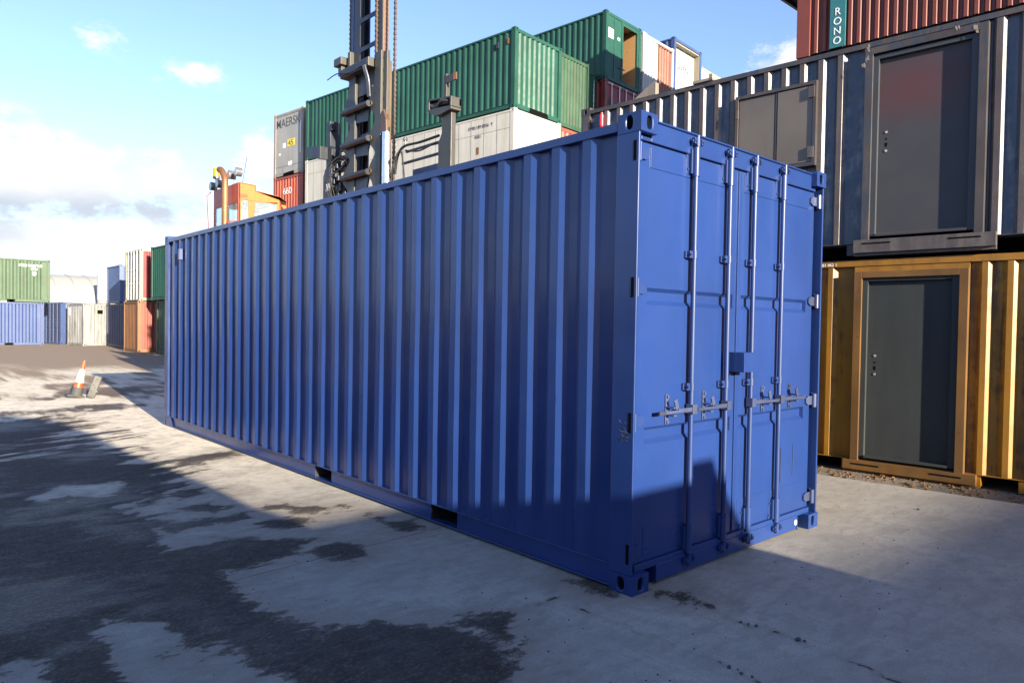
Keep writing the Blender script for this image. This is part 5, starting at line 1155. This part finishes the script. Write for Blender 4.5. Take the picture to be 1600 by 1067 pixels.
# ------------------------------------------------------------------ orange cab truck
def cab_truck():
    K_ = 1.177   # distances are read at y = 17 behind the blue container
    X0, Y0 = 4.16, 17.0
    t = empty('yard_truck', (3.20, 14.5, 0.204), 0, 'orange truck cab with amber beacon and bent exhaust pipe, behind the blue container', 'truck')
    t.scale = (0.8727, 0.8727, 0.8727)
    zr = 5.44        # roof of the tall block
    wdt = 1.9
    # cab body: lit side faces -Y (y=0), front faces -X (x=0)
    def fx(x): return x
    mb = MB()
    # side wall with window openings
    o_ = [(0.0, 3.5), (0.0, zr), (0.47, zr-0.02), (0.47, zr-0.17), (1.14, zr-0.24), (1.36, zr-0.36), (1.36, 3.5)]
    th = 0.05
    def wall(yy):
        b = MB(); a0, a1 = yy, yy+th
        b.prism([(0.0, 4.98), (0.0, zr), (0.47, zr-0.02), (0.47, zr-0.17), (0.47, 4.98)][::-1], 'y', a0, a1)
        b.prism([(0.47, 4.95), (0.47, zr-0.17), (1.14, zr-0.24), (1.36, zr-0.36), (1.36, 4.80), (1.14, 5.02)][::-1], 'y', a0, a1)
        b.box(0.0, 0.07, a0, a1, 3.4, 4.98); b.box(0.27, 0.44, a0, a1, 3.4, 4.98); b.box(1.10, 1.17, a0, a1, 3.4, 5.02); b.box(1.30, 1.36, a0, a1, 3.4, 4.80)
        b.box(0.07, 0.27, a0, a1, 3.4, 4.2); b.box(0.44, 1.10, a0, a1, 3.4, 4.25)
        return b
    for yy in (0.0, wdt-th): wall(yy).build('side_wall', 'orange', t, 0.008)
    mb = MB(); mb.box(-0.01, 0.04, 0.0, wdt, 4.90, zr); mb.box(-0.01, 0.04, 0.0, 0.08, 3.4, 4.90); mb.box(-0.01, 0.04, wdt-0.08, wdt, 3.4, 4.90); mb.box(-0.01, 0.04, 0.9, 0.98, 3.4, 4.90); mb.box(-0.01, 0.04, 0.08, wdt-0.08, 3.4, 3.9)
    mb.build('front_wall', 'redorange', t, 0.006)  # redder, deeper tone puts the shade of this front into its colour
    mb = MB(); mb.prism([(0.0, zr-0.03), (0.0, zr+0.01), (0.47, zr-0.01), (0.47, zr-0.05)][::-1], 'y', 0, wdt); mb.prism([(0.47, zr-0.20), (0.47, zr-0.16), (1.14, zr-0.235), (1.37, zr-0.355), (1.37, zr-0.40)][::-1], 'y', 0, wdt); mb.box(0.44, 0.48, 0, wdt, zr-0.2, zr-0.02)
    mb.build('roof', 'orange', t, 0.01)
    MB().box(0.04, 1.36, 0.05, wdt-0.05, 3.36, 3.44).build('cab_floor', 'mast_dark', t)
    MB().box(1.34, 1.37, 0.05, wdt-0.05, 3.44, 4.3).build('rear_wall', 'orange', t)
    MB().box(0.62, 1.02, 0.6, 1.2, 3.44, 3.9).box(0.95, 1.08, 0.6, 1.2, 3.9, 4.6).build('driver_seat', 'mast_dark', t, 0.03)
    MB().tube([(0.35, 0.9, 3.9), (0.48, 0.9, 4.25)], 0.03).build('steering_column', 'mast_dark', t)
    for a, b, z0, z1 in ((0.07, 0.27, 4.2, 4.98), (0.44, 1.10, 4.25, 4.98)): MB().box(a, b, 0.02, 0.026, z0, z1).build('side_window', 'glass', t)
    MB().box(0.0, 0.006, 0.08, wdt-0.08, 3.9, 4.90).build('windscreen', 'glass', t)
    MB().box(0.42, 0.445, -0.006, -0.001, 3.5, 5.0).build('door_gap', 'exhaust', t)
    MB().box(0.04, 0.24, -0.008, -0.001, 5.04, 5.13).build('maker_plate', 'redorange', t)
    # exhaust pipe in front of the windscreen with a bent tip
    MB().tube(curve_pts([(-0.15, 0.62, 2.4), (-0.15, 0.62, 4.0), (-0.15, 0.62, 5.35), (-0.15, 0.68, 5.66), (-0.17, 0.85, 5.86), (-0.18, 0.98, 5.90)], 6), 0.088, 14).build('exhaust_pipe', 'exhaust', t)
    # lamps
    for yy, hh in ((0.30, 0.28), (1.72, 0.15)):
        p = MB().cyl((0.0, yy, zr), (0.0, yy, zr+hh+0.05), 0.03, 10).cyl((0.0, yy-0.26, zr+hh), (0.0, yy+0.26, zr+hh), 0.018, 8).build('lamp_post', 'lampgrey', t)
        for dy in (-0.27, 0.27):
            l = MB().cyl((-0.08, yy+dy, zr+hh), (0.07, yy+dy, zr+hh), 0.12, 18).build('work_lamp', 'lampgrey', p); MB().cyl((-0.088, yy+dy, zr+hh), (-0.081, yy+dy, zr+hh), 0.10, 18).build('lens', 'bar', l)
    MB().cyl((0, 1.72, zr+0.20), (0, 1.72, zr+0.36), 0.03, 8).cyl((0, 1.72, zr+0.34), (0, 1.72, zr+0.40), 0.10, 16).build('beacon_base', 'lampgrey', t)
    MB().cyl((0, 1.72, zr+0.40), (0, 1.72, zr+0.64), 0.105, 20, 0.09).build('beacon_lens', 'amber', t)
    MB().tube([(0.12, 0.1, zr-0.05), (0.25, 0.08, zr+0.75)], 0.007, 5).build('aerial', 'rubber_and_shade', t)
    # handrails
    MB().tube(curve_pts([(-0.35, 0.2, 4.15), (-0.3, -0.15, 4.32), (0.2, -0.2, 4.36), (0.55, -0.2, 4.25)], 5), 0.018, 8).build('handrail', 'redorange', t)
    mb = MB()
    for a, b in (((-0.4, 2.3, 4.15), (-0.4, 3.3, 4.15)), ((-0.4, 2.3, 4.0), (-0.4, 3.3, 4.0)), ((-0.4, 3.3, 3.4), (-0.4, 3.3, 4.15)), ((-0.4, 2.8, 3.4), (-0.4, 2.8, 4.15)), ((-0.4, 2.3, 3.4), (-0.4, 2.3, 4.15))): mb.tube([a, b], 0.02, 6)
    mb.build('handrail', 'redorange', t)
    MB().tube([(-0.1, 1.9, 3.4), (-0.12, 2.15, 5.3), (-0.05, 2.0, 5.42)], 0.012, 6).build('mirror_stay', 'redorange', t)
    # chassis
    MB().box(-0.6, 4.2, -0.5, 3.4, 0.9, 3.36).build('body', 'orange', t, 0.06)
    for xx in (0.3, 3.3):
        for yy in (-0.75, 3.2): w = MB().cyl((xx, yy, 0.516), (xx, yy+0.45, 0.516), 0.75, 28).build('wheel', 'tyre', t); MB().cyl((xx, yy-0.01, 0.516), (xx, yy+0.46, 0.516), 0.38, 20).build('rim', 'orange', w)
cab_truck()

# ------------------------------------------------------------------ traffic cone and leaning block
def cone():
    t = empty('traffic_cone', (-0.22, 14.15, 0), 0, 'battered orange and white traffic cone on the muddy concrete', 'traffic cone')
    ax = Vector((0.15, 0.0, 0.71)); base = Vector((-0.02, 0, 0.03))
    def seg(a, b, ra, rb, nm, mt): MB().cyl(base+ax*a, base+ax*b, ra, 24, rb).build(nm, mt, t)
    seg(0.0, 0.26, 0.115, 0.092, 'cone_skirt', 'rubber_grey'); seg(0.26, 0.40, 0.092, 0.080, 'cone_band', 'conc_orange'); seg(0.40, 0.78, 0.085, 0.048, 'reflective_sleeve', 'conc_white'); seg(0.78, 1.03, 0.046, 0.024, 'cone_tip', 'conc_orange')
    MB().obox((-0.04, 0, 0.045), (0.16, 0, -0.03), (0, 0.16, 0), (0.004, 0, 0.018)).build('cone_base', 'rubber_grey', t, 0.01)
    t = empty('concrete_block', (0.02, 13.9, 0), 0, 'grey mud-caked block leaning against the traffic cone', 'concrete block')
    MB().obox((0.03, 0.0, 0.235), (0.062, -0.02, -0.022), (0.02, 0.06, 0.0), (0.075, 0.0, 0.215)).build('block', 'concblock', t, 0.02)
    mb = MB(); rr_ = random.Random(8)
    for k in range(9): u, w_ = rr_.uniform(-0.05, 0.05), rr_.uniform(-0.17, 0.17); mb.cyl((0.03+u+0.35*w_, -0.075, 0.235+w_), (0.03+u+0.35*w_, -0.05, 0.235+w_), rr_.uniform(0.012, 0.03), 7)
    mb.build('dried_mortar', 'concblock', t)
cone()

# ------------------------------------------------------------------ things behind the camera that throw the foreground shade
def behind():
    k = math.tan(RAD(SUN_EL))/math.cos(RAD(SUN_AZ)); dx = math.tan(RAD(SUN_AZ)); yc = -8.4
    # container lying across, its top edge shades the door foot
    zc = 0.645+8.4*k
    r = container('brown container behind the camera, lying across the yard', (-0.10-12.192+0, yc, 0), 90, 12.192, zc, 'brownorange', group=None)
    t = empty('slope_shade_caster', (0, yc, 0), 0, 'unseen sloped block behind the camera, shaped to shade the door foot', 'skip')
    z1 = 0.70+8.4*k
    MB().prism([(-0.095, 0.0), (0.45, 0.0), (0.45, 8.4*k), (-0.095, z1)], 'y', -2.3, 0.0).build('caster_body', 'darkcont', t, 0.01)  # added unseen body, its slope shaped to throw the door's slanting shade
    MB().box(-0.36, -0.10, -1.5, -0.05, zc+0.001, zc+0.10).build('caster_bump', 'darkcont', t)
    t = empty('gable_shade_caster', (0, yc+0.05, 0), 0, 'unseen gable shape behind the camera, cut to shade the yard', 'shade caster')
    pts = []
    for gx, gy in ((-0.80, 2.62), (-0.91, 3.2), (-0.90, 4.19), (-0.96, 5.31), (-1.04, 6.54), (-1.07, 8.5), (-1.18, 10.2), (-1.82, 11.66)): pts.append((gx-dx*(gy-yc), (gy-yc)*k))
    xr, zr_ = pts[-1]; pts += [(xr-2.4, zr_+1.35), (xr-9.5, zr_+1.2), (xr-12, 2.5), (xr-12, 0), (pts[0][0], 0)]
    MB().prism(pts, 'y', 0.0, 0.25).build('shade_gable', 'greyframe', t)  # added unseen outline, worked back from the edge of the ground shade
    MB().prism([(x, z-0.02) for x, z in pts[7:11]]+[(xr-12, 2.2), (xr, zr_-0.4)], 'y', -9, -0.001).build('roof', 'roofdark', t)
    MB().box(xr-12, xr, -9, -0.002, 0, 3.5).build('walls', 'greyframe', t)
    t = empty('far_shade_block', (0, -30, 0), 0, 'unseen long block far behind the camera, added to throw soft shade', 'shade caster')
    h = 29.5*k  # added unseen block; its height sets where the soft shade ends
    MB().box(-30, 34, -14, 0, 0, h-0.2).build('walls', 'greyframe', t); MB().box(-30.3, 34.3, -14.3, 0.02, h-0.2, h).build('roof', 'roofdark', t)
    # unseen rust-coloured containers added left of the view to redden the blue paint's reflections
    for i, (x, y_, a, mt, lb) in enumerate(((-15.5, 6.0, 2, 'red', 'unseen red container added left of the view for its reflection, nearest of its row'), (-16.0, 19.0, 0, 'brownorange', 'unseen brown container added left of the view for its reflection, middle of its row'), (-16.5, 32.5, -2, 'red', 'unseen red container added left of the view for its reflection, farthest of its row'))):
        container(lb, (x, y_, 0), a, 12.192, 2.591, mt)
behind()
